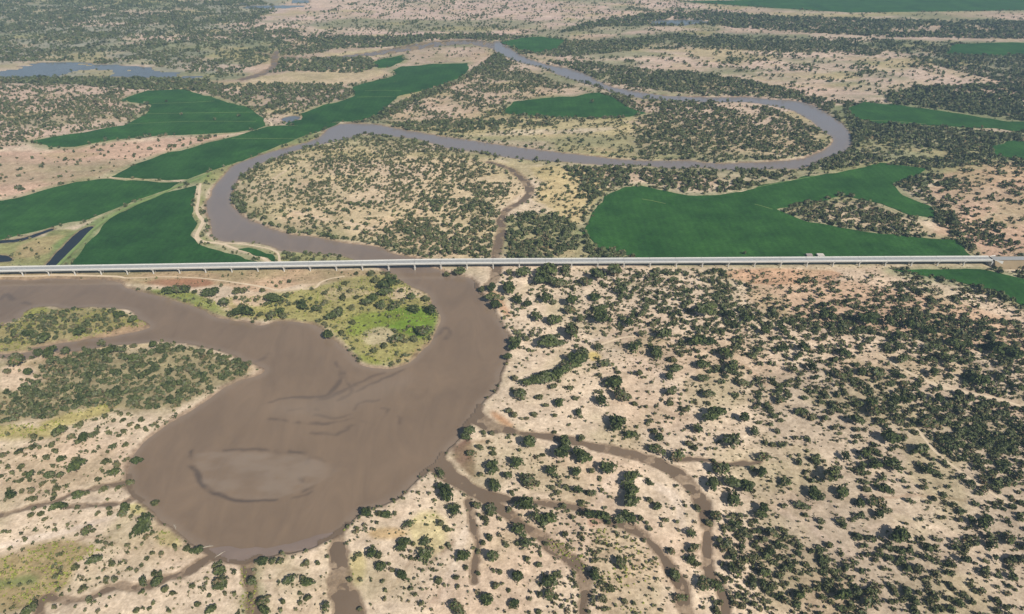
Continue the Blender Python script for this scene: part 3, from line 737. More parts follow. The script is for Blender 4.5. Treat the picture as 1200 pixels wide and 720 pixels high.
# silt drawn out by the current in the bay, and the pale shoal under the surface
RX = np.empty(len(river_o.data.vertices)*3, np.float32); river_o.data.vertices.foreach_get('co', RX); RX = RX.reshape(-1, 3)
rx, ry = RX[:, 0].astype(float), RX[:, 1].astype(float)
wx = rx + (fbm(rx, ry, 14, 81, 4)-.5)*7; wy = ry + (fbm(rx, ry, 14, 83, 4)-.5)*7
silt = np.zeros(len(rx)); brk = fbm(rx, ry, 13, 85, 3)
for st, ln in [(.8, [(226,530,1.2),(225,542,2.2),(230,556,2.6),(241,571,2.4),(262,584,2),(290,589,1.6),(325,586,.8)]), (.6, [(354,575,.6),(374,567,1.4),(390,558,1.4),(404,549,.6)]), (.5, [(345,584,.5),(370,574,1),(392,562,1),(406,552,.5)]),
 (.6, [(262,527,.4),(300,528,1),(330,531,1.6),(362,534,1.6),(380,541,.6)]), (.55, [(362,536,1),(360,546,3),(355,556,3),(352,564,1)]),
 (.55, [(316,491,.6),(334,493,1.4),(352,496,1.6),(372,497,1.6),(398,495,1.4),(412,490,.6)]), (.45, [(352,488,.6),(372,486,1.2),(392,489,1.2),(410,486,.5)]), (.5, [(364,508,.6),(384,508,1.4),(400,505,1.4),(412,499,.6)]),
 (.6, [(310,474,.5),(330,468,1.2),(352,466,1.6),(372,466,2),(384,463,2),(392,456,2.4),(397,445,2.4),(397,432,2.2),(392,424,1.6)]), (.5, [(400,436,1),(410,450,1.6),(412,462,1.2),(396,470,.8)]), (.5, [(370,470,.6),(386,466,2.2),(398,460,2),(420,452,1)]),
 (.6, [(418,461,.6),(436,451,1.4),(455,442,1.4),(472,434,.6)]), (.5, [(400,462,.5),(425,447,1),(450,437,1)]), (.5, [(414,480,.6),(420,473,1.2),(430,471,1.2),(446,468,.6)]), (.5, [(422,493,.6),(436,495,1.4),(447,490,1.4),(453,481,.8),(447,479,.5)]), (.4, [(464,486,.5),(467,492,1),(466,497,.5)]),
 (.5, [(500,402,1),(514,392,2),(520,384,2),(526,390,2),(522,398,1)]), (.45, [(0,352,1.5),(8,345,2.5),(16,352,2),(34,356,1)]), (.4, [(300,424,1),(310,420,2),(316,415,1)]), (.4, [(340,480,.5),(356,478,1),(372,480,.5)])]:
    l_, w_ = line_px(ln, WZ)
    d_ = sdf_line(wx, wy, l_, w_)
    silt = np.maximum(silt, st*sstep(-2.2, .8, d_)*sstep(.30, .56, brk))
shoal = sdf_poly(wx, wy, smooth_closed(GP([(228,536),(232,530),(250,527),(290,529),(330,532),(362,536),(400,548),(403,551),(380,562),(352,575),(325,585),(295,589),(265,584),(242,572),(230,556)], WZ), 4), 30)
shoal = sstep(-1, 3.5, shoal)*(.10+.55*sstep(.25, .75, fbm(rx*.5+ry*.3, ry-rx*.25, 9, 86, 4)))
sh2 = sdf_line(wx, wy, *line_px([(330,478,6),(380,476,12),(430,462,10),(470,446,5)], WZ))
shoal = np.maximum(shoal, .30*sstep(-14, 6, sh2))
edge = d_river(rx, ry)
shoal = np.maximum(shoal, .45*(1-sstep(1, 8, edge)))
fattr(river_o.data, 'SkyTint', .45*sstep(620, 820, ry)+.45*sstep(800, 1300, ry+(fbm(rx, ry, 60, 87, 3)-.5)*120))   # sky reflection painted into the water colour, growing upstream of the bay
fattr(river_o.data, 'Silt', silt); fattr(river_o.data, 'Shoal', shoal)

# ------------------------------------------------------------------ crop fields
def resample(poly, step):
    out = []
    for i in range(len(poly)):
        a, b = poly[i], poly[(i+1) % len(poly)]
        n = max(1, int(np.hypot(*(b-a))/step))
        for k in range(n): out.append(a + (b-a)*k/n)
    return np.array(out)
for (lb, _), poly in zip(FIELDS, field_polys):
    q = resample(poly, 7)
    q = q + np.stack([(fbm(q[:, 0], q[:, 1], 24, 3, 2)-.5)*9, (fbm(q[:, 0], q[:, 1], 24, 4, 2)-.5)*12], 1)
    bm = bmesh.new()
    top = [bm.verts.new((a, b, 0.75)) for a, b in q]; bot = [bm.verts.new((a, b, -0.6)) for a, b in q]
    n = len(top)
    f = bm.faces.new(top)
    for k in range(n): bm.faces.new((bot[k], bot[(k+1) % n], top[(k+1) % n], top[k]))
    bmesh.ops.recalc_face_normals(bm, faces=bm.faces)
    bmesh.ops.triangulate(bm, faces=[f])
    o = bm_obj('crop_field', bm, M['crop'])
    props(o, lb, 'crop field', 'irrigated crop fields on the floodplain', 'stuff')

# ------------------------------------------------------------------ tracks
for (mt, lb, _), (l, w) in zip(TRACKS, track_lines):
    d = np.gradient(l, axis=0); d /= np.linalg.norm(d, axis=1)[:, None]+1e-9
    nrm = np.stack([-d[:, 1], d[:, 0]], 1)
    n = len(l)
    we = w*(0.85+0.3*vnoise(l[:, 0], l[:, 1], 8, 2))
    co = []
    zz = -0.02
    if mt == 'grasstrack': zz = 0.85
    for s in (-1.0, -0.45, 0.45, 1.0):
        co.append(np.column_stack([l + nrm*(we*s)[:, None], np.full(n, zz - (0.05 if abs(s) < .9 else 0.0))]))
    co = np.concatenate(co)
    fs = []
    for r_ in range(3):
        for k in range(n-1): fs.append((r_*n+k, r_*n+k+1, (r_+1)*n+k+1, (r_+1)*n+k))
    me = mesh_np('dirt_track', co, np.array(fs)[:, ::-1], M[mt], True)
    props(link(bpy.data.objects.new('dirt_track', me)), lb, kind='structure')
print('setting', round(time.time()-T0, 1))

# ================================================================== BRIDGE
DZ = 8.0; BW = 4.6
bc = np.array([(-215,323),(-100,319),(0,315.6),(100,313.8),(200,312.2),(300,310.4),(400,308.7),(500,306.8),(600,306),(800,305),(1000,303.8),(1160,303),(1300,302.4)], float)
bl = smooth_open(GP(bc, DZ), 12)
barc = np.concatenate([[0], np.cumsum(np.hypot(*np.diff(bl, axis=0).T))])
bpx = P(bl[:, 0], bl[:, 1], DZ)[0]
def at_px(px):
    s = np.interp(px, bpx, barc); return s
def at_s(s):
    return np.array([np.interp(s, barc, bl[:, 0]), np.interp(s, barc, bl[:, 1])])
pier_px = np.array([25.5 + 30.68*k for k in range(-6, 37)])
ends = np.concatenate([pier_px, [1161.0]])
bridge = link(bpy.data.objects.new('bridge', None))
b0 = at_s(at_px(600)); bridge.location = (b0[0], b0[1], 0)
props(bridge, 'long low concrete road bridge on many piers crossing the river', 'bridge')
def local(p): return (p[0]-b0[0], p[1]-b0[1])
def strip(bm, pa, na, pb, nb, o0, o1, z0, z1):
    q = [pa+na*o0, pb+nb*o0, pb+nb*o1, pa+na*o1]
    q = [local(v) for v in q]
    box_verts(bm, [(*v, z0) for v in q], [(*v, z1) for v in q])
def frame_at(s):
    p = at_s(s); t = at_s(s+2)-at_s(s-2); t = t/np.linalg.norm(t)
    return p, t, np.array([-t[1], t[0]])
GAP = 0.12
for a, b in zip(ends[:-1], ends[1:]):
    sa, sb = at_px(a)+GAP, at_px(b)-GAP
    pa, ta, na = frame_at(sa); pb, tb, nb = frame_at(sb)
    bm = bmesh.new()
    strip(bm, pa, na, pb, nb, -BW, BW, DZ-0.32, DZ)
    span = bm_obj('deck_span', bm, M['concrete'], bridge)
    bm = bmesh.new()
    for k in range(5):
        o = -3.6 + k*1.8
        strip(bm, pa, na, pb, nb, o-0.28, o+0.28, DZ-1.7, DZ-0.322)
        strip(bm, pa, na, pb, nb, o-0.5, o+0.5, DZ-1.7, DZ-1.5)
    bm_obj('girder', bm, M['concrete2'], span)
    bm = bmesh.new()
    strip(bm, pa, na, pb, nb, -BW+0.5, BW-0.5, DZ+0.004, DZ+0.09)
    bm_obj('road_surface', bm, M['asphalt'], span)
    for sgn in (-1, 1):
        bm = bmesh.new()
        o0, o1 = sorted((sgn*(BW-0.45), sgn*(BW+0.1)))
        strip(bm, pa, na, pb, nb, o0, o1, DZ+0.003, DZ+0.75)
        o0, o1 = sorted((sgn*(BW-0.25), sgn*(BW-0.05)))
        for k in range(10):
            f = (k+0.5)/10
            pm = pa+(pb-pa)*f; tt = (pb-pa)/np.linalg.norm(pb-pa)
            strip(bm, pm-tt*0.08, na, pm+tt*0.08, nb, o0, o1, DZ+0.75, DZ+1.05)
        strip(bm, pa, na, pb, nb, o0-0.02, o1+0.02, DZ+1.05, DZ+1.2)
        bm_obj('parapet', bm, M['concrete'], bridge)
    bm = bmesh.new()
    L = np.linalg.norm(pb-pa); tt = (pb-pa)/L
    for k in range(5):
        pm = pa + tt*(k*L/5+1.0)
        strip(bm, pm, na, pm+tt*3.0, na, -0.09, 0.09, DZ+0.094, DZ+0.1)
    for o in (-3.75, 3.75):
        strip(bm, pa, na, pb, nb, o-0.07, o+0.07, DZ+0.094, DZ+0.1)
    bm_obj('road_marking', bm, M['paint'], span)
for px in pier_px:
    p, t, nn = frame_at(at_px(px))
    zg = float(ground_z(np.array([p[0]]), np.array([p[1]]))[0])
    bm = bmesh.new()
    q0 = [local(p+t*a+nn*b) for a, b in ((-0.85, -3.2), (0.85, -3.2), (0.85, 3.2), (-0.85, 3.2))]
    q1 = [local(p+t*a+nn*b) for a, b in ((-0.85, -4.3), (0.85, -4.3), (0.85, 4.3), (-0.85, 4.3))]
    vb = [[bm.verts.new((*v, z)) for v in q] for q, z in ((q0, DZ-2.9), (q1, DZ-2.25), (q1, DZ-1.703))]
    bm.faces.new(vb[0][::-1]); bm.faces.new(vb[2])
    for lo_, hi_ in zip(vb[:-1], vb[1:]):
        for k in range(4): bm.faces.new((lo_[k], lo_[(k+1) % 4], hi_[(k+1) % 4], hi_[k]))
    pier = bm_obj('pier', bm, M['concrete2'], bridge)
    for o in (-2.4, 2.4):
        c = local(p+nn*o); bm = bmesh.new()
        tube(bm, [(*c, min(zg, -0.6)-1.0), (*c, DZ-2.903)], [0.75, 0.75], 14)
        bm_obj('column', bm, M['concrete2'], pier)
# right abutment with wing walls
p, t, nn = frame_at(at_px(1161))
bm = bmesh.new()
q = [local(p+t*a+nn*b) for a, b in ((-0.6, -BW-.4), (1.8, -BW-.4), (1.8, BW+.4), (-0.6, BW+.4))]
box_verts(bm, [(*v, -1) for v in q], [(*v, DZ-1.703) for v in q])
ab = bm_obj('abutment', bm, M['concrete2'], bridge)
for sgn in (-1, 1):
    bm = bmesh.new()
    q = [local(p+t*a+nn*b*sgn) for a, b in ((1.83, BW+.0), (10, BW+2.6), (10, BW+3.1), (1.83, BW+.5))]
    if sgn < 0: q = q[::-1]
    box_verts(bm, [(*v, -1) for v in q], [(*v, DZ+0.3) for v in q])
    bm_obj('wing_wall', bm, M['concrete'], ab)
# approach embankment and road beyond the abutment
sA = at_px(1161)+1.8
pA, tA, nA = frame_at(sA); sB = barc[-1]-3; pB, tB, nB = frame_at(sB)
bm = bmesh.new()
rows = []
far = [(pA, nA), ((pA+pB)/2, nA), (pB, nB), (pB+tB*900, nB)]
for (pp, n_) in far:
    rows.append([bm.verts.new((*(pp+n_*o), z)) for o, z in ((-11.5, -0.8), (-5.6, DZ-0.3), (5.6, DZ-0.3), (11.5, -0.8))])
for a, b in zip(rows[:-1], rows[1:]):
    for k in range(3): bm.faces.new((a[k], a[k+1], b[k+1], b[k]))
bm.faces.new(rows[0]); bm.faces.new(rows[-1][::-1])
bmesh.ops.recalc_face_normals(bm, faces=bm.faces)
emb = bm_obj('embankment', bm, plain('embankment_soil', (132, 116, 92), 0.95, 0.12, 0.1, 0.2))
props(emb, 'sandy embankment carrying the road off the right bridge end', kind='structure')
bm = bmesh.new()
rr = [[bm.verts.new((*(pp+n_*o), DZ)) for o in (-4.2, 4.2)] for (pp, n_) in far]
for a, b in zip(rr[:-1], rr[1:]): bm.faces.new((a[0], a[1], b[1], b[0]))
bmesh.ops.recalc_face_normals(bm, faces=bm.faces)
props(bm_obj('road', bm, M['asphalt']), 'grey asphalt road running on from the right bridge end', kind='structure')

# hut behind the bridge
hx, hy = Z(961, 301.0)
hut = props(link(bpy.data.objects.new('hut', None)), 'white flat-roofed hut just behind the bridge parapet', 'hut')
hut.location = (hx, hy, 0)
bm = bmesh.new(); bx(bm, -3.6, 3.6, -2.6, 2.6, -0.6, 2.7); bm_obj('wall', bm, M['white'], hut)
bm = bmesh.new(); bx(bm, -3.9, 3.9, -2.9, 2.9, 2.703, 2.95); bm_obj('roof', bm, M['white'], hut)
bm = bmesh.new(); bx(bm, -0.5, 0.5, -2.66, -2.603, 0, 2.1); dr_ = bm_obj('door', bm, M['metal'], hut)
bm = bmesh.new(); bx(bm, 0.3, 0.42, -2.72, -2.663, 1.0, 1.12); bm_obj('handle', bm, M['glass'], dr_)
for xx in (-2.2, 2.1):
    bm = bmesh.new(); bx(bm, xx-0.7, xx+0.7, -2.66, -2.603, 1.0, 2.2); bm_obj('window', bm, M['glass'], hut)
sx, sy = Z(948, 301.0)
shed = props(link(bpy.data.objects.new('shed', None)), 'low grey shed left of the white hut behind the bridge', 'shed')
shed.location = (sx, sy, 0)
bm = bmesh.new(); bx(bm, -3.2, 3.2, -2, 2, -0.6, 2.4); bm_obj('wall', bm, plain('shed_wall', (150, 132, 124), .9), shed)
bm = bmesh.new()
q0 = [(-3.5, -2.3), (3.5, -2.3), (3.5, 2.3), (-3.5, 2.3)]
box_verts(bm, [(a, b, 2.43+(0.6 if b > 0 else 0)) for a, b in q0], [(a, b, 2.55+(0.6 if b > 0 else 0)) for a, b in q0])
bm_obj('roof', bm, M['roof'], shed)
bm = bmesh.new(); bx(bm, -0.6, 0.6, -2.06, -2.003, 0, 2.0); bm_obj('door', bm, M['metal'], shed)
print('bridge', round(time.time()-T0, 1))
#%%VEG
# ================================================================== VEGETATION
# crowns traced from the photograph: tile origin, then (x, y, width) in sixths of a pixel
TILES = {
 (0,600): [(1040,75,120),(985,130,110),(1025,175,50),(1070,150,40),(610,150,75),(658,130,45),(535,160,35),(680,175,30),(740,220,40),(785,228,35),(893,230,42),(770,10,50),(860,20,70),(920,35,40),(215,25,45),(285,15,50),(312,48,40),(525,390,58),(668,355,80),(605,400,30),(785,370,50),(840,355,35),(910,400,35),(1030,328,42),(1065,290,38),(1130,290,45),(745,475,52),(800,475,52),(580,550,65),(620,610,50),(385,460,45),(410,550,35),(435,580,30),(490,550,30),(380,670,45),(235,670,70),(190,705,80),(1000,490,75),(960,410,40),(995,380,35),(1075,440,55),(1125,430,50),(1100,490,70),(1160,550,60),(960,695,55),(1045,680,40),(690,700,35),(600,690,30),(440,290,24),(240,128,30),(145,150,34),(170,185,26),(228,222,24),(445,185,26)],
 (200,600): [(25,240,45),(115,260,60),(185,275,80),(350,420,85),(345,490,100),(350,530,80),(155,520,52),(235,548,35),(270,588,38),(12,580,50),(190,650,45),(275,690,70),(445,580,35),(380,575,40),(845,475,85),(965,495,80),(930,470,50),(795,630,48),(975,605,60),(905,570,38),(910,640,40),(1085,680,70),(685,600,45),(650,640,70),(660,690,80),(575,490,70),(570,590,50),(720,345,60),(780,350,60),(640,350,80),(960,360,50),(1030,360,45),(770,695,35)],
 (400,600): [(180,20,90),(320,25,70),(270,15,50),(110,110,40),(480,95,70),(700,85,60),(740,115,60),(790,5,80),(435,230,90),(595,200,85),(580,300,105),(505,225,40),(210,295,70),(265,305,60),(278,388,85),(490,325,45),(430,460,80),(490,535,45),(65,475,50),(310,548,35),(295,615,35),(290,490,40),(860,300,90),(880,390,50),(680,478,65),(810,465,55),(818,525,38),(965,275,45),(1045,180,60),(1000,215,50),(1155,230,45),(1070,320,100),(1110,420,45),(1065,412,35),(965,425,40),(1090,525,60),(1135,515,30),(1180,550,45),(1020,620,85),(955,570,35),(825,695,90),(795,617,25),(830,655,30),(130,680,50),(350,405,40),(1190,655,50),(970,20,40),(1010,50,60),(1050,10,60)],
 (600,600): [(55,130,90),(90,225,100),(40,215,50),(250,60,120),(165,45,80),(365,155,65),(480,160,35),(280,490,110),(240,470,60),(255,580,90),(200,585,50),(310,595,50),(40,465,90),(110,335,50),(190,375,60),(590,440,100),(755,370,85),(690,530,65),(570,348,40),(620,625,60),(800,630,55),(1120,280,60),(1145,440,90),(1180,610,80),(830,50,110),(760,45,80),(900,45,60),(680,75,50),(965,115,50),(540,30,90),(640,30,80),(20,650,70),(190,705,50),(1050,690,40),(540,700,40),(240,225,50)],
 (800,600): [(55,150,90),(80,250,80),(60,330,90),(95,360,60),(190,70,70),(240,30,90),(310,240,100),(260,200,70),(350,270,70),(390,95,80),(560,30,110),(615,155,100),(610,285,90),(555,270,50),(350,420,100),(240,510,110),(140,510,100),(300,470,60),(420,655,70),(370,640,60),(585,440,90),(560,500,80),(640,520,60),(440,325,60),(830,600,80),(800,560,60),(1000,540,70),(1110,590,110),(965,65,60),(540,325,50),(270,640,60),(240,700,70),(15,600,50),(860,25,50),(980,600,60),(870,370,70),(1030,230,70)],
 (1000,600): [(330,180,140),(370,85,40),(480,190,50),(580,250,60),(630,40,50),(750,60,50),(900,90,120),(950,60,80),(1100,210,100),(1170,340,80),(1090,350,60),(120,640,110),(30,610,60),(260,630,60),(460,580,60),(750,650,80),(840,640,60),(1010,620,70),(1010,690,60),(550,650,70),(180,20,80),(1170,50,60),(520,330,80),(820,510,50),(160,340,60),(700,370,60)],
 (0,480): [(235,195,60),(285,205,35),(130,300,60),(185,322,35),(238,328,30),(330,335,55),(430,345,70),(375,395,40),(380,290,50),(145,400,55),(530,415,110),(520,345,45),(350,455,80),(420,475,65),(215,465,65),(180,455,40),(75,610,70),(60,560,35),(150,575,45),(230,570,60),(225,630,65),(400,555,60),(130,510,40),(295,520,45),(20,325,50),(5,470,40),(420,160,80),(500,190,60),(590,205,80),(650,185,70),(550,225,50),(740,50,50),(800,75,45),(865,75,40),(675,65,35),(960,130,50),(915,110,50),(870,160,45),(835,185,40),(800,255,65),(755,295,35),(880,250,50),(1020,130,35),(990,70,50),(740,375,60),(820,385,60),(870,365,35),(720,435,35),(800,455,90),(685,490,50),(905,510,60),(730,560,60),(550,605,80),(610,590,40),(380,690,70),(440,690,70),(370,625,40),(545,690,45),(765,700,50),(890,695,80),(1085,645,60),(960,355,70),(830,550,45),(245,700,40),(660,300,30),(570,100,50),(370,245,55),(220,265,50)],
 (500,480): [(310,160,90),(280,200,70),(105,445,75),(140,590,120),(120,560,80),(180,690,95),(320,310,65),(720,235,110),(625,370,100),(615,40,60),(580,5,60),(705,60,40),(755,28,50),(900,45,40),(1065,20,70),(900,155,40),(978,185,45),(1090,200,60),(970,240,90),(950,310,110),(1100,330,130),(1060,300,80),(465,415,90),(565,475,75),(715,500,120),(780,520,50),(480,525,100),(590,580,45),(885,435,80),(1050,440,70),(1160,435,50),(880,545,45),(975,550,60),(1060,575,70),(1160,590,70),(920,580,45),(690,680,120),(580,700,50),(350,680,70),(450,705,80),(960,675,55),(1090,650,60),(370,262,60),(450,270,40),(470,305,50),(820,318,40),(380,455,45),(405,160,45),(460,165,50)],
 (600,360): [(415,195,110),(260,250,130),(340,260,80),(300,90,110),(170,70,90),(600,280,80),(460,370,120),(320,470,110),(430,410,100),(500,330,90),(170,520,90),(380,440,120),(240,500,110),(100,540,90),(60,620,90),(290,560,60),(640,90,120),(620,10,80),(410,25,80),(655,400,75),(750,460,45),(615,478,42),(735,530,130),(770,625,110),(830,630,50),(620,665,95),(625,598,40),(865,680,50),(895,470,60),(870,285,110),(1020,320,100),(970,270,60),(1130,600,85),(1110,490,80),(1150,430,80),(190,635,60),(330,680,70),(440,640,45),(235,690,50),(400,570,45),(30,240,90),(100,220,50),(480,85,70),(815,120,80),(1060,200,90),(905,190,60),(1130,370,60),(1170,320,40),(20,500,60),(990,120,60),(920,60,70),(1110,675,60)],
 (700,480): [(140,105,120),(190,75,60),(235,185,70),(375,80,60),(400,150,60),(440,205,75),(700,140,90),(820,45,120),(1040,65,90),(960,220,130),(690,210,40),(640,245,60),(685,270,55),(420,285,90),(570,340,120),(870,420,130),(820,530,110),(960,520,110),(1040,550,90),(1080,530,70),(960,630,110),(75,430,110),(230,490,110),(240,560,80),(235,630,120),(420,680,70),(365,635,50),(360,505,50),(1110,150,80),(1160,340,80),(1160,460,80),(700,690,60),(1160,700,80),(1190,230,50),(620,5,60),(820,355,40),(1085,415,60)],
 (800,360): [(140,410,100),(335,430,110),(300,340,100),(420,530,90),(180,620,80),(185,678,45),(690,650,90),(760,520,70),(780,440,80),(900,430,90),(700,150,80),(700,290,90),(1020,70,100),(200,250,80),(90,240,120),(470,90,90),(570,170,100),(160,30,130),(330,60,110),(150,510,80),(860,290,110),(1120,330,90),(1090,480,90),(990,600,70),(1140,610,60)],
 (900,480): [(750,25,110),(860,200,120),(1060,280,120),(750,390,90),(880,390,130),(1130,430,100),(690,320,80),(440,470,130),(120,510,80),(330,590,110),(520,580,110),(740,650,100),(650,660,80),(810,690,60),(820,560,80),(240,680,90),(120,680,60),(35,245,60),(540,330,80),(620,90,100),(690,560,70),(1090,550,60),(1170,630,60),(60,150,60),(470,130,60),(310,50,70),(1150,110,120),(200,200,50)],
 (1000,360): [(340,220,110),(350,370,100),(330,490,90),(350,540,70),(660,370,100),(570,470,90),(1050,400,90),(890,510,140),(150,470,110),(60,460,80),(560,280,90),(700,250,110),(790,270,100),(520,170,110),(400,130,90),(250,100,100),(100,90,130),(1000,300,130),(1130,330,130),(480,640,80),(600,650,80),(330,650,80),(1170,580,80),(1090,520,50),(120,680,90),(1030,690,80),(760,640,60)],
 (540,310): [(220,170,70),(150,175,50),(220,240,80),(250,290,70),(340,180,100),(400,250,80),(470,280,70),(600,240,90),(650,260,60),(780,270,100),(560,110,100),(450,60,110),(340,60,60),(350,100,50),(610,60,130),(740,40,80),(640,130,90),(880,20,70),(1080,60,110),(960,90,100),(880,130,80),(1120,180,100),(940,230,80),(700,140,80),(380,570,80),(330,650,70)],
 (340,310): [(240,200,50),(245,265,60),(420,185,45),(85,295,70),(185,310,70),(300,370,80),(350,340,90),(435,405,60),(270,485,80),(360,480,50),(240,415,40),(665,200,90),(680,140,100),(600,115,60),(570,60,60),(370,235,60),(470,230,50),(540,270,80),(580,240,80),(640,290,80),(730,295,80),(780,190,45),(855,230,65),(875,310,85),(950,240,60),(990,330,90),(755,530,80),(810,540,60),(870,520,60),(930,480,80),(665,570,60),(590,605,50),(430,300,60),(385,130,50),(460,65,40),(1100,65,50),(1190,45,80)],
 (150,310): [(270,190,70),(340,185,80),(400,180,70),(150,170,35),(460,190,50),(560,200,90),(610,200,70),(575,265,40),(670,275,90),(760,340,80),(840,340,90),(730,350,60),(940,185,50),(1030,235,100),(820,190,60),(750,200,60),(780,185,50),(1135,120,40),(1075,128,30),(930,350,60),(1010,360,70),(1090,360,60),(1060,330,70),(845,258,30),(893,248,35),(1070,265,40),(760,240,40)],
 (0,360): [(440,145,55),(525,130,55),(550,185,80),(620,165,60),(775,160,55),(275,145,55),(300,220,90),(195,185,70),(930,90,70),(840,60,70),(940,270,60),(1080,270,70),(470,310,70),(710,250,60),(270,330,70),(350,320,80),(130,380,120),(200,460,70),(45,450,50),(780,310,80),(850,310,70),(920,360,90)],
}
traced = []
for (ox, oy), lst in TILES.items():
    for (a, b, w) in lst:
        px, py = ox+a/6, oy+b/6
        # crown centre stands about half a crown above the soil
        x, y = Z(px, py)
        r = w/12 * depth(y)/FPX
        if (ox, oy) in ((800,360), (900,480), (1000,360), (1000,600), (800,600)): r *= 0.9
        x, y = Z(px, py, 0.6*r)
        traced.append((x, y, r, px, py))
traced.sort(key=lambda t: -t[2]*FPX/depth(t[1]))

# ------------------------------------------------------------------ crown shapes
def leaves(rs, n, size, lumps, flat=0.78, base=-0.35):
    """n leaf clumps (quads) over the skin and inside of several uneven lumps; unit radius"""
    c = []; 
    for k in range(lumps):
        a = rs.uniform(0, 2*math.pi); d = 0.64*math.sqrt(rs.uniform(0, 1)) if k else 0.1
        c.append((d*math.cos(a), d*math.sin(a)*rs.uniform(.8, 1), rs.uniform(-0.1, 0.5)*(1-d), rs.uniform(0.36, 0.62)*(1.2 if k == 0 else 1)))
    c = np.array(c)
    k = rs.choice(lumps, n, p=(c[:, 3]**2)/(c[:, 3]**2).sum())
    v = rs.normal(size=(n, 3)); v /= np.linalg.norm(v, axis=1)[:, None]
    v[:, 2] = np.where(v[:, 2] < -0.3, -v[:, 2], v[:, 2])
    rad = c[k, 3]*rs.uniform(0.72, 1.12, n)
    p = c[k, :3] + v*rad[:, None]*np.array([1, 1, flat])
    p[:, 2] = np.maximum(p[:, 2], base+rs.uniform(0, .15, n))
    nn = v + rs.normal(size=(n, 3))*0.45; nn /= np.linalg.norm(nn, axis=1)[:, None]
    t = np.cross(nn, rs.normal(size=(n, 3))); t /= np.linalg.norm(t, axis=1)[:, None]
    b = np.cross(nn, t)
    s = size*rs.uniform(0.6, 1.35, n)[:, None]
    q = np.stack([p-t*s-b*s*.7, p+t*s*.9-b*s, p+t*s+b*s*.8, p-t*s*.8+b*s], 1)
    return q.reshape(-1, 3), np.arange(4*n).reshape(-1, 4), np.repeat(rs.uniform(0, 1, n), 4)
def crown_mesh(name, seed, n, size, lumps, mat, lift):
    rs = np.random.default_rng(seed)
    co, f, lf = leaves(rs, n, size, lumps)
    co[:, 2] += lift
    me = mesh_np(name, co, f, mat)
    fattr(me, 'Leaf', lf)
    return me
def trunk_mesh(seed):
    rr = random.Random(seed); bm = bmesh.new()
    h = 0.55
    lean = (rr.uniform(-.06, .06), rr.uniform(-.06, .06))
    tube(bm, [(0, 0, -0.12), (lean[0]*.5, lean[1]*.5, h*.5), (lean[0], lean[1], h)], [0.085, 0.065, 0.05], 7)
    for k in range(4):
        a = k*1.57+rr.uniform(-.4, .4); e = rr.uniform(.25, .42)
        tube(bm, [(lean[0]*.7, lean[1]*.7, h*.6), (e*.5*math.cos(a), e*.5*math.sin(a), h*.9), (e*math.cos(a), e*math.sin(a), h*1.25)], [0.045, 0.032, 0.015], 5)
    me = bpy.data.meshes.new('trunk'); bm.to_mesh(me); bm.free(); me.materials.append(M['bark'])
    return me
CROWNS = [crown_mesh('crown', 100+k, (340, 300, 190, 360)[k % 4], (0.12, .13, .12, .11)[k % 4], 5+k % 7, M['leaf'], 0.62) for k in range(16)]
TRUNKS = [trunk_mesh(k) for k in range(5)]
SHRUBS = [crown_mesh('shrub', 300+k, 120, 0.17, 3+k % 4, M['shrubleaf'], 0.38) for k in range(10)]

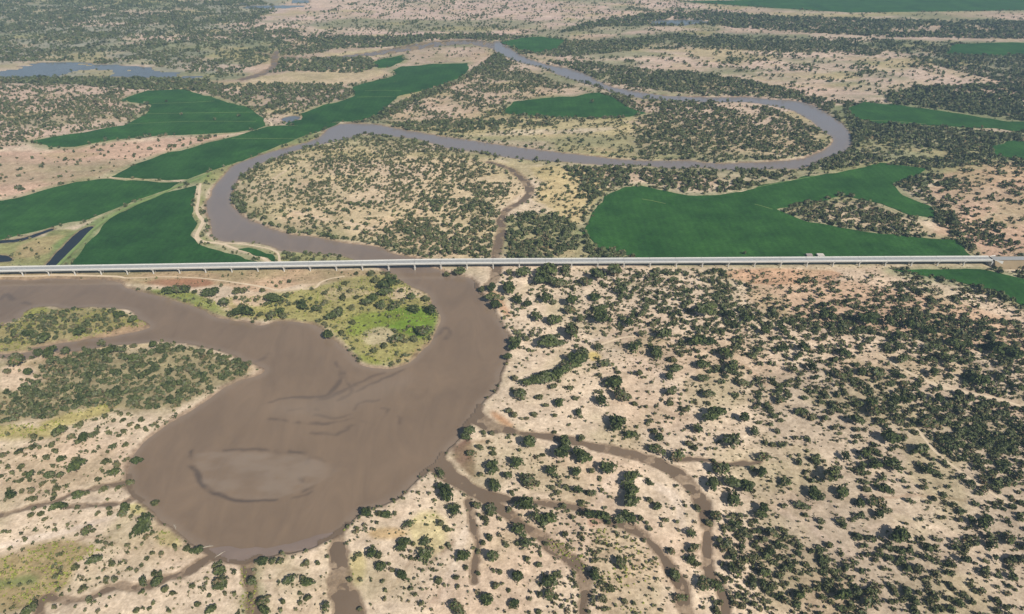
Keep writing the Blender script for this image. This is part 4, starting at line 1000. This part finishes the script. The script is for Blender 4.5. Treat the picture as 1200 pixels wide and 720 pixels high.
# ------------------------------------------------------------------ scatter zones (cover share, radius range m, polygon)
ZONES = [
 # near right bank
 (.16, 0.8, 2.6, [(590,316),(760,316),(900,318),(880,380),(800,400),(720,410),(610,420),(600,390),(575,350)]),
 (.32, 1.1, 3.6, [(690,316),(900,318),(880,400),(800,420),(730,385)]),
 (.28, 1.0, 3.4, [(820,330),(900,328),(1040,322),(1075,324),(1170,345),(1260,375),(1260,470),(1150,440),(1040,410),(950,400),(860,400)]),
 (.40, 1.4, 4.2, [(860,362),(1000,352),(1100,370),(1230,410),(1240,440),(1120,420),(1000,392),(900,395)]),
 (.30, 1.0, 3.6, [(790,400),(900,395),(1040,410),(1150,440),(1260,480),(1260,740),(1140,740),(1000,640),(930,540),(870,480)]),
 (.32, 1.2, 4.0, [(1030,440),(1200,480),(1230,560),(1230,700),(1160,640),(1080,560),(1020,500)]),
 (.055, 0.6, 1.9, [(600,420),(740,400),(880,480),(930,560),(900,720),(700,720),(600,640),(580,520)]),
 (.36, 0.8, 3.0, [(850,600),(1000,650),(1200,690),(1230,740),(830,740)]),
 (.06, 0.5, 1.7, [(400,600),(520,545),(600,600),(690,640),(690,740),(440,740)]),
 (.10, 0.5, 1.6, [(600,590),(700,600),(800,690),(800,740),(690,740)]),
 (.05, 0.5, 1.3, [(690,316),(1040,320),(1260,372),(1260,740),(980,740),(900,600),(880,480),(800,420),(700,390)]),
 (.07, 0.5, 1.2, [(760,420),(900,480),(930,640),(1000,740),(840,740),(850,600)]),
 # left bank
 (.12, 0.6, 2.0, [(-60,520),(60,508),(130,482),(215,486),(160,530),(146,570),(60,590),(-60,610)]),
 (.05, 0.5, 1.6, [(-60,610),(60,592),(150,590),(215,640),(380,640),(384,740),(-60,740)]),
 (.62, 1.5, 4.0, [(-60,430),(20,460),(60,420),(130,410),(200,405),(262,418),(296,430),(280,445),(230,465),(190,482),(120,476),(40,494),(-60,500)]),
 (.35, 1.2, 3.2, [(-80,400),(0,382),(30,368),(90,362),(150,366),(168,380),(100,392),(30,404),(-80,410)]),
 (.10, 1.0, 2.6, [(262,350),(330,346),(400,332),(462,324),(506,356),(512,372),(470,368),(440,388),(410,408),(376,384),(325,376),(285,374)]),
 (.10, 0.8, 2.2, [(440,390),(505,380),(490,414),(450,426),(420,418)]),
 # bridge foot
 (.30, 1.5, 3.2, [(330,298),(400,300),(440,308),(440,312),(330,308)]),
 # upper meander
 (.32, 0.9, 2.6, [(275,232),(285,205),(330,182),(420,162),(480,165),(560,184),(575,200),(520,220),(470,235),(400,240),(330,250),(300,252)]),
 (.28, 0.9, 2.8, [(330,250),(400,240),(470,235),(530,215),(600,214),(590,245),(575,300),(480,300),(420,284),(340,274)]),
 (.38, 1.6, 4.2, [(520,235),(560,232),(590,250),(575,302),(500,302),(430,286),(460,262)]),
 (.12, 1.0, 2.4, [(560,190),(600,198),(612,212),(612,226),(590,240),(540,222)]),
 (.70, 2.2, 5.0, [(594,256),(640,246),(672,262),(684,290),(640,306),(594,306)]),
 (.16, 1.0, 3.0, [(625,196),(715,200),(700,240),(684,262),(628,232)]),
 (.60, 2.0, 4.6, [(660,196),(700,196),(740,198),(740,214),(712,224),(690,240),(680,222)]),
 (.55, 2.0, 4.5, [(732,199),(842,202),(838,224),(800,226),(760,215)]),
 (.75, 2.4, 5.0, [(684,272),(705,280),(740,296),(735,306),(690,306)]),
 (.55, 2.2, 4.8, [(840,200),(930,202),(900,214),(862,224),(842,226)]),
 (.55, 1.6, 4.4, [(985,118),(1010,122),(1004,142),(1100,150),(1170,156),(1240,162),(1160,176),(1240,192),(1240,205),(1140,196),(1084,198),(1030,190),(975,200),(940,200),(1002,176)]),
 (.62, 2.2, 5.0, [(1050,216),(1085,204),(1120,212),(1112,240),(1135,285),(1150,302),(1132,292),(1098,262),(1095,242)]),
 (.30, 1.4, 3.6, [(1100,212),(1140,196),(1240,190),(1260,300),(1150,304),(1120,262)]),
 (.50, 1.8, 4.0, [(912,247),(947,238),(985,231),(1018,238),(1067,255),(1093,268),(1085,279),(1033,273),(987,265),(947,258)]),
 (.46, 1.4, 3.6, [(742,142),(800,122),(900,126),(955,150),(966,164),(950,178),(900,186),(800,187),(748,184)]),
 (.10, 1.0, 2.6, [(470,150),(540,146),(600,138),(700,140),(742,138),(745,184),(640,176),(560,166)]),
 (.55, 2.0, 4.2, [(450,146),(480,143),(560,140),(600,142),(660,146),(600,150),(540,156),(480,154)]),
 (.32, 1.2, 3.0, [(450,140),(480,122),(520,104),(560,84),(590,68),(640,92),(690,106),(640,112),(600,118),(588,133),(540,146)]),
 (.70, 2.2, 4.6, [(384,150),(430,142),(462,124),(495,110),(545,92),(556,80),(585,62),(600,76),(560,86),(520,106),(480,124),(455,140)]),
 (.45, 2.0, 4.4, [(680,108),(760,116),(840,122),(780,130),(742,132),(720,116)]),
 (.55, 1.8, 4.2, [(640,72),(700,74),(760,82),(860,92),(930,106),(985,120),(975,130),(945,120),(900,114),(800,110),(720,100),(680,84)]),
 (.42, 1.8, 4.2, [(545,50),(600,42),(700,48),(790,40),(1000,46),(1260,70),(1260,120),(1180,98),(1060,68),(900,60),(760,58),(660,68),(600,62)]),
 (.75, 2.6, 5.4, [(1040,112),(1100,102),(1190,98),(1260,110),(1260,150),(1190,142),(1100,128),(1040,121)]),
 (.10, 2.0, 4.0, [(650,70),(880,60),(1060,66),(1170,94),(1040,112),(930,106),(760,82)]),
 (.26, 1.2, 3.8, [(1500,330),(1225,330),(1225,480),(1225,735),(1500,900)]),
 (.14, 1.0, 3.0, [(0,742),(700,742),(1225,742),(1225,800),(0,800)]),
 (.16, 1.0, 3.2, [(-60,440),(-60,735),(-420,800),(-420,440)]),
 # upper left
 (.06, 1.2, 3.2, [(-100,182),(60,176),(230,162),(290,155),(200,178),(100,210),(0,234),(-100,258)]),
 (.30, 1.2, 3.0, [(-100,106),(0,100),(60,98),(150,106),(140,118),(172,130),(140,148),(60,160),(0,176),(-100,178)]),
 (.75, 2.2, 5.0, [(-100,92),(100,92),(240,94),(270,104),(230,108),(150,105),(60,98),(-100,102)]),
 (.45, 1.8, 4.2, [(220,104),(300,98),(420,98),(416,112),(360,128),(310,140),(280,120)]),
 (.34, 1.6, 4.0, [(-100,-8),(280,-8),(330,10),(300,30),(420,44),(380,62),(330,66),(260,92),(180,78),(60,72),(-100,76)]),
 (.55, 2.4, 5.0, [(330,70),(430,68),(450,78),(420,86),(340,84),(300,88)]),
 (.07, 1.6, 3.4, [(300,30),(420,2),(560,-6),(800,-6),(880,16),(900,32),(820,38),(640,46),(420,46)]),
 (.60, 2.4, 4.8, [(360,46),(540,40),(600,42),(560,48),(440,56),(380,58)]),
 (.50, 2.6, 5.4, [(640,42),(700,32),(830,30),(900,36),(1040,44),(1260,52),(1260,30),(1040,24),(880,18),(800,12),(700,24)]),
]
OFF = [i for i, z_ in enumerate(ZONES) if max(p_[0] for p_ in z_[3]) in (1500, -60) or min(p_[1] for p_ in z_[3]) == 742]
pts = []
for zi, (cover, r0, r1, poly) in enumerate(ZONES):
    pl = GP(poly if zi in OFF else ext(poly))
    lo, hi = pl.min(0), pl.max(0)
    area = 0.5*abs(np.dot(pl[:, 0], np.roll(pl[:, 1], -1))-np.dot(pl[:, 1], np.roll(pl[:, 0], -1)))
    rm2 = np.mean(np.linspace(r0, r1, 50)**2 * np.linspace(1.5, .5, 50))
    n = int(-math.log(1-cover)*area/(math.pi*rm2))
    rs = np.random.default_rng(1000+zi)
    got = []
    tries = 0
    while sum(len(g) for g in got) < n and tries < 12:
        tries += 1
        k = int(n*3.0*((hi-lo).prod()/area))+50
        k = min(k, 400000)
        q = rs.uniform(lo, hi, (k, 2))
        q = q[sdf_poly(q[:, 0], q[:, 1], pl, 5) > 0]
        cl = 0.7*fbm(q[:, 0], q[:, 1], 16+6*r1, 60, 4) + 0.3*fbm(q[:, 0], q[:, 1], 110, 71, 2)
        lim = 0.62 - 0.34*min(cover*1.6, 1)
        keep = rs.uniform(0, 1, len(q)) < 0.10+0.9*sstep(lim-0.08, lim+0.16, cl)
        got.append(q[keep])
    q = np.concatenate(got)[:n]
    r = r0 + (r1-r0)*np.power(rs.uniform(0, 1, len(q)), 1.7)
    pts.append(np.column_stack([q, r]))
# thin general scrub over the whole plain
rs = np.random.default_rng(404)
for (y0, y1, n, r0, r1) in ((90, 720, 5200, .6, 2.2), (700, 1300, 9000, 1.0, 2.8), (1300, 3200, 18000, 1.5, 3.6)):
    yq = np.sqrt(rs.uniform(y0**2, y1**2, n)); xq = rs.uniform(-1, 1, n)*(0.95*yq+260)
    w_ = fbm(xq, yq, 60, 64, 4)
    bare = np.zeros(n)
    for sp_ in ([(330,10),(420,2),(560,-6),(800,-6),(860,14),(900,32),(820,36),(640,45),(400,46),(290,42),(270,30)],
                [(640,66),(720,58),(880,60),(1060,66),(1180,95),(1100,103),(1040,113),(1000,118),(930,108),(860,92),(740,82)],
                [(0,178),(60,175),(140,165),(230,160),(300,153),(283,157),(200,178),(150,195),(100,210),(40,225),(0,235)],
                [(296,92),(330,86),(380,82),(430,80),(452,88),(420,97),(380,103),(320,106)], [(560,160),(600,150),(730,146),(730,182),(640,176)]):
        bare = np.maximum(bare, sstep(-20, 20, sdf_poly(xq, yq, GP(sp_), 60)))
    kp_ = rs.uniform(0, 1, n) < sstep(.30, .62, w_)*(1-0.75*bare)
    pts.append(np.column_stack([xq[kp_], yq[kp_], (r0+(r1-r0)*rs.uniform(0, 1, n)**2)[kp_]]))
# bushes fringing the river banks above the bridge and every field
def fringe(poly, dens, r0, r1, out, seed, jitter):
    l = np.vstack([poly, poly[:1]])
    s_ = np.concatenate([[0], np.cumsum(np.hypot(*np.diff(l, axis=0).T))])
    rs = np.random.default_rng(seed); n = int(s_[-1]*dens/(r0+r1))
    t = rs.uniform(0, s_[-1], n)
    q = np.stack([np.interp(t, s_, l[:, 0]), np.interp(t, s_, l[:, 1])], 1) + rs.normal(size=(n, 2))*jitter
    kp = rs.uniform(0, 1, n) < sstep(.38, .6, fbm(q[:, 0], q[:, 1], 60, seed, 3))
    pts.append(np.column_stack([q[kp], (r0+(r1-r0)*rs.uniform(0, 1, n)**1.5)[kp]]))
fringe(river_polys[0], 2.6, 1.2, 3.6, 1, 700, 7)
fringe(river_polys[1], 0.9, 0.8, 2.2, 1, 701, 5)
for fi, fp in enumerate(field_polys): fringe(fp, .9 if fi < 5 else 1.4, 1.2, 3.4, 1, 710+fi, 6)
# tree rows following the banks and field edges
ROWS = [(.9, 2.4, 4.6, 5, [(345,181),(300,198),(280,214),(275,226),(280,242),(295,255),(330,268),(370,275),(420,283)]),
        (.8, 1.6, 3.6, 4, [(385,163),(420,158),(470,163),(500,170)]),
        (.9, 2.2, 4.6, 5, [(700,299),(740,300),(800,298.5)]),
        (.5, 1.6, 3.2, 4, [(830,299),(900,299)]),
        (.9, 2.4, 4.8, 6, [(1052,322),(1080,326),(1120,334),(1160,345),(1200,358),(1240,372)]),
        (.8, 2.0, 4.4, 5, [(1000,153),(1003,165),(996,180),(965,192),(944,202)]),
        (.9, 2.0, 4.2, 4, [(842,188),(900,187),(945,182),(968,170)]),
        (.7, 2.2, 4.2, 5, [(590,138),(650,139),(735,138),(760,133)]),
        (.8, 2.2, 4.4, 4, [(600,66),(650,84),(700,101),(740,113),(840,121)]),
        (.6, 1.6, 3.0, 3, [(350,299),(380,300),(420,305)]),
        (.7, 2.0, 4.0, 5, [(915,246),(945,238),(985,230),(1015,236)]),
        (.8, 2.0, 4.0, 5, [(912,249),(947,260),(987,267),(1033,274),(1090,281)]),
        (.5, 1.6, 3.4, 4, [(225,162),(250,160),(200,176),(180,182)]),
        (.8, 2.0, 4.2, 5, [(160,133),(175,128),(172,122)]),
        (.9, 1.6, 3.6, 3, [(1150,314.5),(1175,315),(1225,315.5)]),
        (.6, 1.6, 3.0, 4, [(60,160),(140,158),(210,150),(290,152)])]
for k, (dens, r0, r1, wid, ln) in enumerate(ROWS):
    l = smooth_open(GP(ln), 6)
    s = np.concatenate([[0], np.cumsum(np.hypot(*np.diff(l, axis=0).T))])
    rs = np.random.default_rng(2000+k)
    n = int(s[-1]*dens*1.3/(r0+r1))
    t = rs.uniform(0, s[-1], n)
    q = np.stack([np.interp(t, s, l[:, 0]), np.interp(t, s, l[:, 1])], 1) + rs.normal(size=(n, 2))*wid*0.6
    pts.append(np.column_stack([q, rs.uniform(r0, r1, n)]))
# lone trees in the fields and far tree lines
for (px, py, r) in [(252,140,4),(280,136,4),(295,152,3),(170,160,4),(124,163,4),(222,142,3),(263,141,4),(105,168,3),(195,119,3),(235,164,5),(243,161,4),(205,171,4),(198,172,4),
                    (212,134,3),(20,220,5),(25,222,4),(1012,241,5),(984,229,5),(873,297,3),(682,166,5),(690,170,3),(694,120,5)]:
    x, y = Z(px, py, 2); pts.append(np.array([[x, y, r]]))
sc = np.concatenate(pts)
# nothing grows on water, crops, tracks or under the deck
q = ground_parts(sc[:, 0], sc[:, 1])
by = np.interp(sc[:, 0], bl[:, 0], bl[:, 1])
off = np.abs(sc[:, 1]-by)
ok = (q[0] < -0.6*sc[:, 2]) & (q[1] < -0.7*sc[:, 2]) & (q[2] < -0.6*sc[:, 2]) & (q[4] < -0.7*sc[:, 2]) & (off > 6.5+sc[:, 2])
lone = np.zeros(len(sc), bool); lone[-22:] = True
ok &= (q[3] < 0.3*sc[:, 2]) | lone
sc = sc[ok]
# keep clear of the traced crowns
tx = np.array([t[0] for t in traced]); ty = np.array([t[1] for t in traced]); tr = np.array([t[2] for t in traced])
near = sc[:, 1] < 720
clear = np.ones(len(sc), bool)
ni = np.nonzero(near)[0]
for c0 in range(0, len(ni), 2000):
    b = ni[c0:c0+2000]
    d = np.hypot(sc[b, 0][:, None]-tx[None], sc[b, 1][:, None]-ty[None]) - 0.75*tr[None]
    clear[b] = d.min(1) > 0.35*sc[b, 2]
sc = sc[clear]
print('scatter', len(sc), 'traced', len(traced), round(time.time()-T0, 1))

# ------------------------------------------------------------------ which ones become single things
def show(x, y, r): return 2*r*FPX/depth(y)
tb = np.interp(tx, bl[:, 0], bl[:, 1])
tok = np.abs(ty-tb) > 5.5+0.6*tr
traced = [t for t, k in zip(traced, tok) if k]
trees = traced[:300]
small = traced[300:]
cand = []
for i in range(len(sc)):
    x, y, r = sc[i]
    if y < 640:
        px, py = P(x, y)
        if 4 < px < 1196 and 330 < py < 716: cand.append((show(x, y, r), i, px, py))
cand.sort(reverse=True)
shrub_list = [(t[0], t[1], t[2], t[3], t[4]) for t in small][:300]
take = set()
for s, i, px, py in cand:
    if len(shrub_list) >= 300: break
    shrub_list.append((sc[i, 0], sc[i, 1], sc[i, 2], px, py)); take.add(i)
rest = np.array([sc[i] for i in range(len(sc)) if i not in take])
extra_small = small[300:]
if extra_small: rest = np.vstack([rest, np.array([(t[0], t[1], t[2]) for t in extra_small])])

# places one can find in the picture, each with a short phrase
PLACES = [(20,690,'in the dry grass of the bottom left corner'),(70,690,'beside the narrow winding creek, lower left'),(75,625,'on bare sand between the two left creeks'),
 (130,650,'on the white sand below the bay, lower left'),(175,625,'by the green clump at the bay corner'),(178,675,'along the middle of the winding creek'),
 (215,640,'on the yellow bank point of the bay'),(250,690,'on the sand left of the reedy creek'),(258,670,'beside the upright clump below the bay'),
 (305,700,'along the reedy creek at the bottom'),(350,685,'on the sand between reedy and broad creek'),(320,657,'on the muddy lower shore of the bay'),
 (420,645,'on the right shore of the broad dark creek'),(430,690,'near the bottom, right of the broad creek'),(470,640,'in the cluster right of the bay mouth'),
 (490,660,'around the lone pale gully, bottom centre'),(430,608,'on the bay shore above the broad creek'),(520,612,'on the sand just left of the thin creek'),
 (540,660,'left of the thin creek near its end'),(575,650,'right of the thin creek'),(575,700,'right of the thin creek, at the bottom'),
 (520,575,'where the lower creek leaves the bay'),(550,510,'on the red mud point between the creeks'),(590,545,'on the sand tongue between the two creeks'),
 (620,520,'along the brown creek near its mouth'),(615,560,'in the middle of the sand tongue'),(665,535,'below the brown creek before its bend'),
 (660,565,'on the right of the sand tongue'),(610,615,'where the fork creek begins'),(640,612,'between the lower creek and its fork'),
 (640,680,'left of the fork creek, near the bottom'),(700,670,'right of the fork creek, near the bottom'),(725,600,'in the thicket on the lower creek'),
 (735,640,'in the dry patch below the thicket'),(745,565,'in the thicket inside the creek bend'),(770,590,'at the lower end of the bend thicket'),
 (795,660,'between lower creek and brown creek, bottom'),(730,500,'on bare sand above the brown creek'),(760,500,'in the short row above the creek bend'),
 (800,535,'where the side creek joins'),(820,500,'on the sand above the side creek'),(860,515,'on the sand right of the side creek mouth'),
 (850,570,'in the dark clump below the side creek'),(870,625,'right of the brown creek on open sand'),(840,650,'at the lower brown creek'),
 (900,680,'at the bottom, right of the brown creek'),(895,625,'on the open sand far right of the brown creek'),(960,700,'at the bottom edge, right half'),
 (930,590,'on the pale slope right of centre bottom'),(975,560,'in the dark diagonal row right of the sand'),(1020,590,'near the level creek line, lower right'),
 (1030,510,'in the thick scrub of the right middle'),(1060,545,'above the narrow track, lower right'),(1090,530,'beside the sand track among dark bushes'),
 (1050,630,'on the sand below the level track, lower right'),(1160,620,'in the lower right corner scrub'),(1120,700,'at the bottom right corner'),
 (1180,560,'at the right edge, lower half'),(1060,450,'left of the long slanting pale track'),(1150,445,'above the long slanting pale track'),
 (1180,500,'below the long slanting pale track'),(1020,380,'in the dark belt below the bridge, right'),(1100,390,'in the dark belt, further right'),
 (1170,400,'in the dark belt at the right edge'),(950,380,'in the scrub below the hut'),(900,420,'in the scrub right of centre'),
 (930,460,'in open scrub right of centre'),(850,440,'on sand left of the right scrub'),(830,390,'in scrub below the bridge, right of centre'),
 (790,470,'on the sand between centre and right'),(780,420,'by the pale open patch right of centre'),(740,370,'below the bridge, past the faint track'),
 (700,330,'at the foot of the bridge, right of the river'),(640,330,'below the bridge near the tributary creek'),(580,350,'on the right river bank below the bridge'),
 (620,370,'on the sand just right of the river'),(650,395,'above the faint dirt track'),(675,440,'in the dark hedge below the faint track'),
 (615,455,'on the bank at the lower end of the hedge'),(595,415,'on the river bank by the faint track'),(720,450,'on the bare sand below the faint track'),
 (640,480,'on bare sand under the hedge'),(700,480,'on the sand under the hedge, further right'),(560,322,'on the sandbar under the bridge'),
 (455,335,'at the river end of the grassy peninsula'),(490,360,'on the round tip of the grassy peninsula'),(470,400,'on the bright green grass of the peninsula'),
 (440,355,'in the middle of the grassy peninsula'),(400,370,'on the left shore of the peninsula'),(370,350,'on the neck of the peninsula by the path'),
 (310,365,'along the shore left of the peninsula'),(320,340,'by the sandy patch under the bridge'),(270,350,'beside the green shore bank'),
 (205,342,'in the hedge on the green shore, left'),(80,385,'on the grassy islet at the left'),(140,378,'on the tip of the grassy islet'),
 (40,420,'by the narrow channel behind the islet'),(150,415,'on the wooded spit, upper shore'),(60,450,'in the woods at the left edge'),
 (30,520,'in the sand scrub at the left edge'),(60,545,'left part of the speckled sand bank'),(90,560,'middle of the speckled sand bank'),
 (70,585,'along the thin left creek'),(110,510,'in the curved row atop the sand bank'),(150,500,'top right of the speckled sand bank'),
 (140,550,'on the bay edge of the sand bank'),(175,588,'at the creek mouths on the left bay shore')]
pl_xy = np.array([(a, b*1.25) for a, b, _ in PLACES])
ORD = ['first','second','third','fourth','fifth','sixth','seventh','eighth','ninth','tenth','eleventh','twelfth','thirteenth','fourteenth','fifteenth','sixteenth','seventeenth','eighteenth','nineteenth','twentieth']
def label_all(items, noun):
    out = {}
    by_place = {}
    for i, t in enumerate(items):
        k = int(np.argmin(((pl_xy-np.array([t[3], t[4]*1.25]))**2).sum(1)))
        by_place.setdefault(k, []).append(i)
    for k, ids in by_place.items():
        ph = PLACES[k][2]
        ids.sort(key=lambda i: items[i][3])
        n = len(ids)
        big = max(ids, key=lambda i: items[i][2])
        for j, i in enumerate(ids):
            if n == 1: out[i] = f'only {noun} {ph}'
            elif i == big: out[i] = f'largest {noun} {ph}'
            elif j == 0: out[i] = f'leftmost {noun} {ph}'
            elif j == n-1: out[i] = f'rightmost {noun} {ph}'
            else: out[i] = f'{ORD[j]} {noun.split()[-1]} from left {ph}' if j < len(ORD) else f'{noun} {ph}'
    return out
lab_t = label_all(trees, 'dark green tree')
lab_s = label_all(shrub_list, 'low bush')

# ------------------------------------------------------------------ single trees (> trunk, crown)
tz = ground_z(np.array([t[0] for t in trees]), np.array([t[1] for t in trees]))
trunks0 = [bpy.data.objects.new('trunk', m) for m in TRUNKS]
crowns0 = [bpy.data.objects.new('crown', m) for m in CROWNS]
for i, (x, y, r, px, py) in enumerate(trees):
    rr = random.Random(5000+i)
    e = bpy.data.objects.new('tree', None); C.objects.link(e)
    e.location = (x, y, max(float(tz[i]), -0.9)-0.05)
    e.rotation_euler = (0, 0, rr.uniform(0, 6.28))
    s = r*1.13
    e.scale = (s*rr.uniform(.95, 1.3), s*rr.uniform(.8, 1.05), s*rr.uniform(.75, 1.2))
    e.empty_display_size = 0.5
    props(e, lab_t[i], 'tree', 'scattered trees on the sandy floodplain')
    for nm, src in (('trunk', trunks0[i % 5]), ('crown', crowns0[rr.randrange(16)])):
        o = src.copy(); o.name = nm; C.objects.link(o); o.parent = e
for o in trunks0+crowns0: bpy.data.objects.remove(o)
sz = ground_z(np.array([t[0] for t in shrub_list]), np.array([t[1] for t in shrub_list]))
shrubs0 = [bpy.data.objects.new('bush', m) for m in SHRUBS]
for i, (x, y, r, px, py) in enumerate(shrub_list):
    rr = random.Random(9000+i)
    o = shrubs0[rr.randrange(10)].copy(); C.objects.link(o)
    o.location = (x, y, max(float(sz[i]), -0.9)-0.05)
    o.rotation_euler = (0, 0, rr.uniform(0, 6.28))
    s = r*1.13
    o.scale = (s, s*rr.uniform(.85, 1.1), s*rr.uniform(.8, 1.1))
    props(o, lab_s[i], 'bush', 'low bushes on the sandy floodplain')
for o in shrubs0: bpy.data.objects.remove(o)

# ------------------------------------------------------------------ the countless rest
def joined(name, P3, mat, label, cat):
    """P3: x, y, r -> one mesh of leaf clumps"""
    gz = np.maximum(ground_z(P3[:, 0], P3[:, 1]), -1.0)
    dist = depth(P3[:, 1])
    pxw = 2*P3[:, 2]*FPX/dist
    COs, HU, LF = [], [], []
    for lo, hi, n, size in ((9, 1e9, 80, .25), (6, 9, 44, .33), (3.5, 6, 17, .48), (0, 3.5, 8, .66)):
        sel = np.nonzero((pxw >= lo) & (pxw < hi))[0]
        if len(sel) == 0: continue
        tmpl = [leaves(np.random.default_rng(50+k), n, size, 3+k % 3) for k in range(8)]
        which = rng.integers(0, 8, len(sel))
        for k in range(8):
            s = sel[which == k]
            if len(s) == 0: continue
            co, _, lf = tmpl[k]
            co = co.reshape(-1, 4, 3)[:, :3].reshape(-1, 3); lf = lf.reshape(-1, 4)[:, :3].ravel()
            a = rng.uniform(0, 2*math.pi, len(s)); ca_, sa_ = np.cos(a), np.sin(a)
            r = P3[s, 2]*1.08; hz = r*rng.uniform(.8, 1.2, len(s))
            x = P3[s, 0][:, None] + r[:, None]*(co[None, :, 0]*ca_[:, None]-co[None, :, 1]*sa_[:, None])
            y = P3[s, 1][:, None] + r[:, None]*(co[None, :, 0]*sa_[:, None]+co[None, :, 1]*ca_[:, None])
            z = gz[s][:, None] + hz[:, None]*(co[None, :, 2]+0.45)
            COs.append(np.stack([x, y, z], -1).reshape(-1, 3))
            HU.append(np.repeat(rng.uniform(0, 1, len(s)), len(co)))
            LF.append(np.tile(lf, len(s)))
    co = np.concatenate(COs)
    me = mesh_np(name, co, np.arange(len(co)).reshape(-1, 3), mat)
    fattr(me, 'Hue', np.concatenate(HU)); fattr(me, 'Leaf', np.concatenate(LF))
    o = link(bpy.data.objects.new(name, me))
    props(o, label, cat, kind='stuff')
    print(name, len(P3), 'clumps', len(co)//3, 'tris', round(time.time()-T0, 1))
    return o
big = rest[:, 2] > 2.4
joined('woodland', rest[big], M['woodleaf'], 'dark green trees and thickets spread over the far floodplain', 'woodland')
joined('scrub', rest[~big], M['scrubleaf'], 'countless small grey green bushes dotting the sand', 'scrub')
# tufts: knee-high dead and green tufts on the near sand
rs = np.random.default_rng(77)
tq = np.stack([rs.uniform(-800, 800, 90000), rs.uniform(150, 720, 90000)], 1)
px, py = P(tq[:, 0], tq[:, 1])
kp = (px > -320) & (px < 1520) & (rs.uniform(0, 1, len(tq)) < sstep(.46, .66, 0.6*fbm(tq[:, 0], tq[:, 1], 30, 88, 3)+0.4*fbm(tq[:, 0], tq[:, 1], 7, 89, 2))*0.55)
tq = tq[kp]
qq = ground_parts(tq[:, 0], tq[:, 1])
tq = tq[(qq[0] < -2) & (qq[1] < -1) & (qq[2] < -1) & (qq[3] < -1) & (qq[4] < -0.5)]
joined('tufts', np.column_stack([tq, rs.uniform(.25, .75, len(tq))]), leaf_mat('tuft_leaves', (84, 80, 54), (124, 118, 80), True), 'sparse small dry tufts on the near sand', 'tufts')

# grass and reeds: blades in clumps on the green ground
GRASS = [(.32, [(262,350),(330,344),(400,330),(462,322),(506,356),(514,372),(505,398),(476,426),(432,428),(412,409),(376,384),(325,376),(285,374)]),
 (.5, [(168,341),(205,340),(236,346),(262,360),(285,374),(257,372),(222,357),(190,347)]),
 (.45, [(-60,398),(0,380),(30,366),(80,362),(140,364),(175,381),(150,391),(60,404),(0,413)]),
 (.5, [(-60,505),(0,500),(40,496),(80,484),(130,474),(128,483),(100,493),(60,505),(30,514),(-60,528)]),
 (.6, [(-60,670),(0,655),(30,645),(70,634),(112,636),(118,646),(90,660),(80,684),(60,700),(30,712),(-60,724)]),
 (.5, [(186,622),(206,622),(214,634),(208,642),(190,640),(182,632)]),
 (.4, [(410,652),(424,648),(428,664),(420,684),(412,676)]),
 (.35, [(480,610),(510,600),(524,620),(505,650),(490,640)]),
 (.3, [(700,620),(735,622),(770,655),(785,690),(760,720),(700,715),(692,670)]),
 (.7, [(640,632),(655,634),(674,645),(687,658),(688,672),(676,666),(660,656),(645,645)]),
 (.6, [(683,672),(691,676),(691,722),(684,722)]),
 (.5, [(280,662),(300,664),(306,720),(286,720)]),
 (.5, [(398,605),(408,604),(410,632),(400,634)])]
gp = []
for k, (dens, poly) in enumerate(GRASS):
    pl = GP(ext(poly), -0.3); lo, hi = pl.min(0), pl.max(0)
    rs = np.random.default_rng(600+k)
    n = int((hi-lo).prod()*dens*0.55)
    q = rs.uniform(lo, hi, (n, 2))
    q = q[(sdf_poly(q[:, 0], q[:, 1], pl, 5) > 0) & (rs.uniform(0, 1, n) < sstep(.36, .6, fbm(q[:, 0], q[:, 1], 12, 95, 3)))]
    gp.append(q)
gp = np.concatenate(gp)
gp = gp[d_river(gp[:, 0], gp[:, 1]) < -0.5]
joined('grass', np.column_stack([gp, np.random.default_rng(5).uniform(.3, .8, len(gp))]), leaf_mat('grass_blades', (114, 128, 50), (162, 160, 84), True), 'yellow green grass and reeds on the low banks', 'grass')

# bleached driftwood stranded on the lower shore of the bay
for k, (px_, py_, L_, a_, lb) in enumerate([(244,641,6.5,.2,'pale driftwood log at the left of the lower bay shore'),(258,650,7,.8,'pale slanting driftwood log on the lower bay shore'),(205,618,5,-.9,'small driftwood log on the yellow bank point')]):
    x, y = Z(px_, py_, -0.9); rr = random.Random(k)
    bm = bmesh.new(); ca_, sa_ = math.cos(a_), math.sin(a_)
    tube(bm, [(-L_/2*ca_, -L_/2*sa_, 0), (0, .3, .12), (L_/2*ca_, L_/2*sa_, .1)], [.34, .3, .14], 8)
    dw = bm_obj('driftwood', bm, M['bark2'])
    for j in (-.5, .3):
        bm = bmesh.new(); tube(bm, [(j*L_/2*ca_, j*L_/2*sa_, .1), (j*L_/2*ca_-1.2*sa_, j*L_/2*sa_+1.2*ca_, .7)], [.12, .04], 6)
        bm_obj('branch', bm, M['bark2'], dw)
    dw.location = (x, y, -0.85)
    props(dw, lb, 'driftwood', 'driftwood on the bay shore')

# ================================================================== HAZE
bm = bmesh.new()
bx(bm, -13000, 13000, -10500, 12500, -3.6, CAM_H+8)
hm = bpy.data.materials.new('haze_air'); hm.use_nodes = True
hn = hm.node_tree; hn.nodes.remove(hn.nodes['Principled BSDF'])
pv = hn.nodes.new('ShaderNodeVolumePrincipled')
pv.inputs['Color'].default_value = (0.50, 0.76, 1.0, 1)
pv.inputs['Density'].default_value = 0.00009
pv.inputs['Anisotropy'].default_value = -0.05
hn.links.new(pv.outputs[0], hn.nodes['Material Output'].inputs['Volume'])
hz = bm_obj('haze', bm, hm)
hz['kind'] = 'stuff'
print('done', round(time.time()-T0, 1))
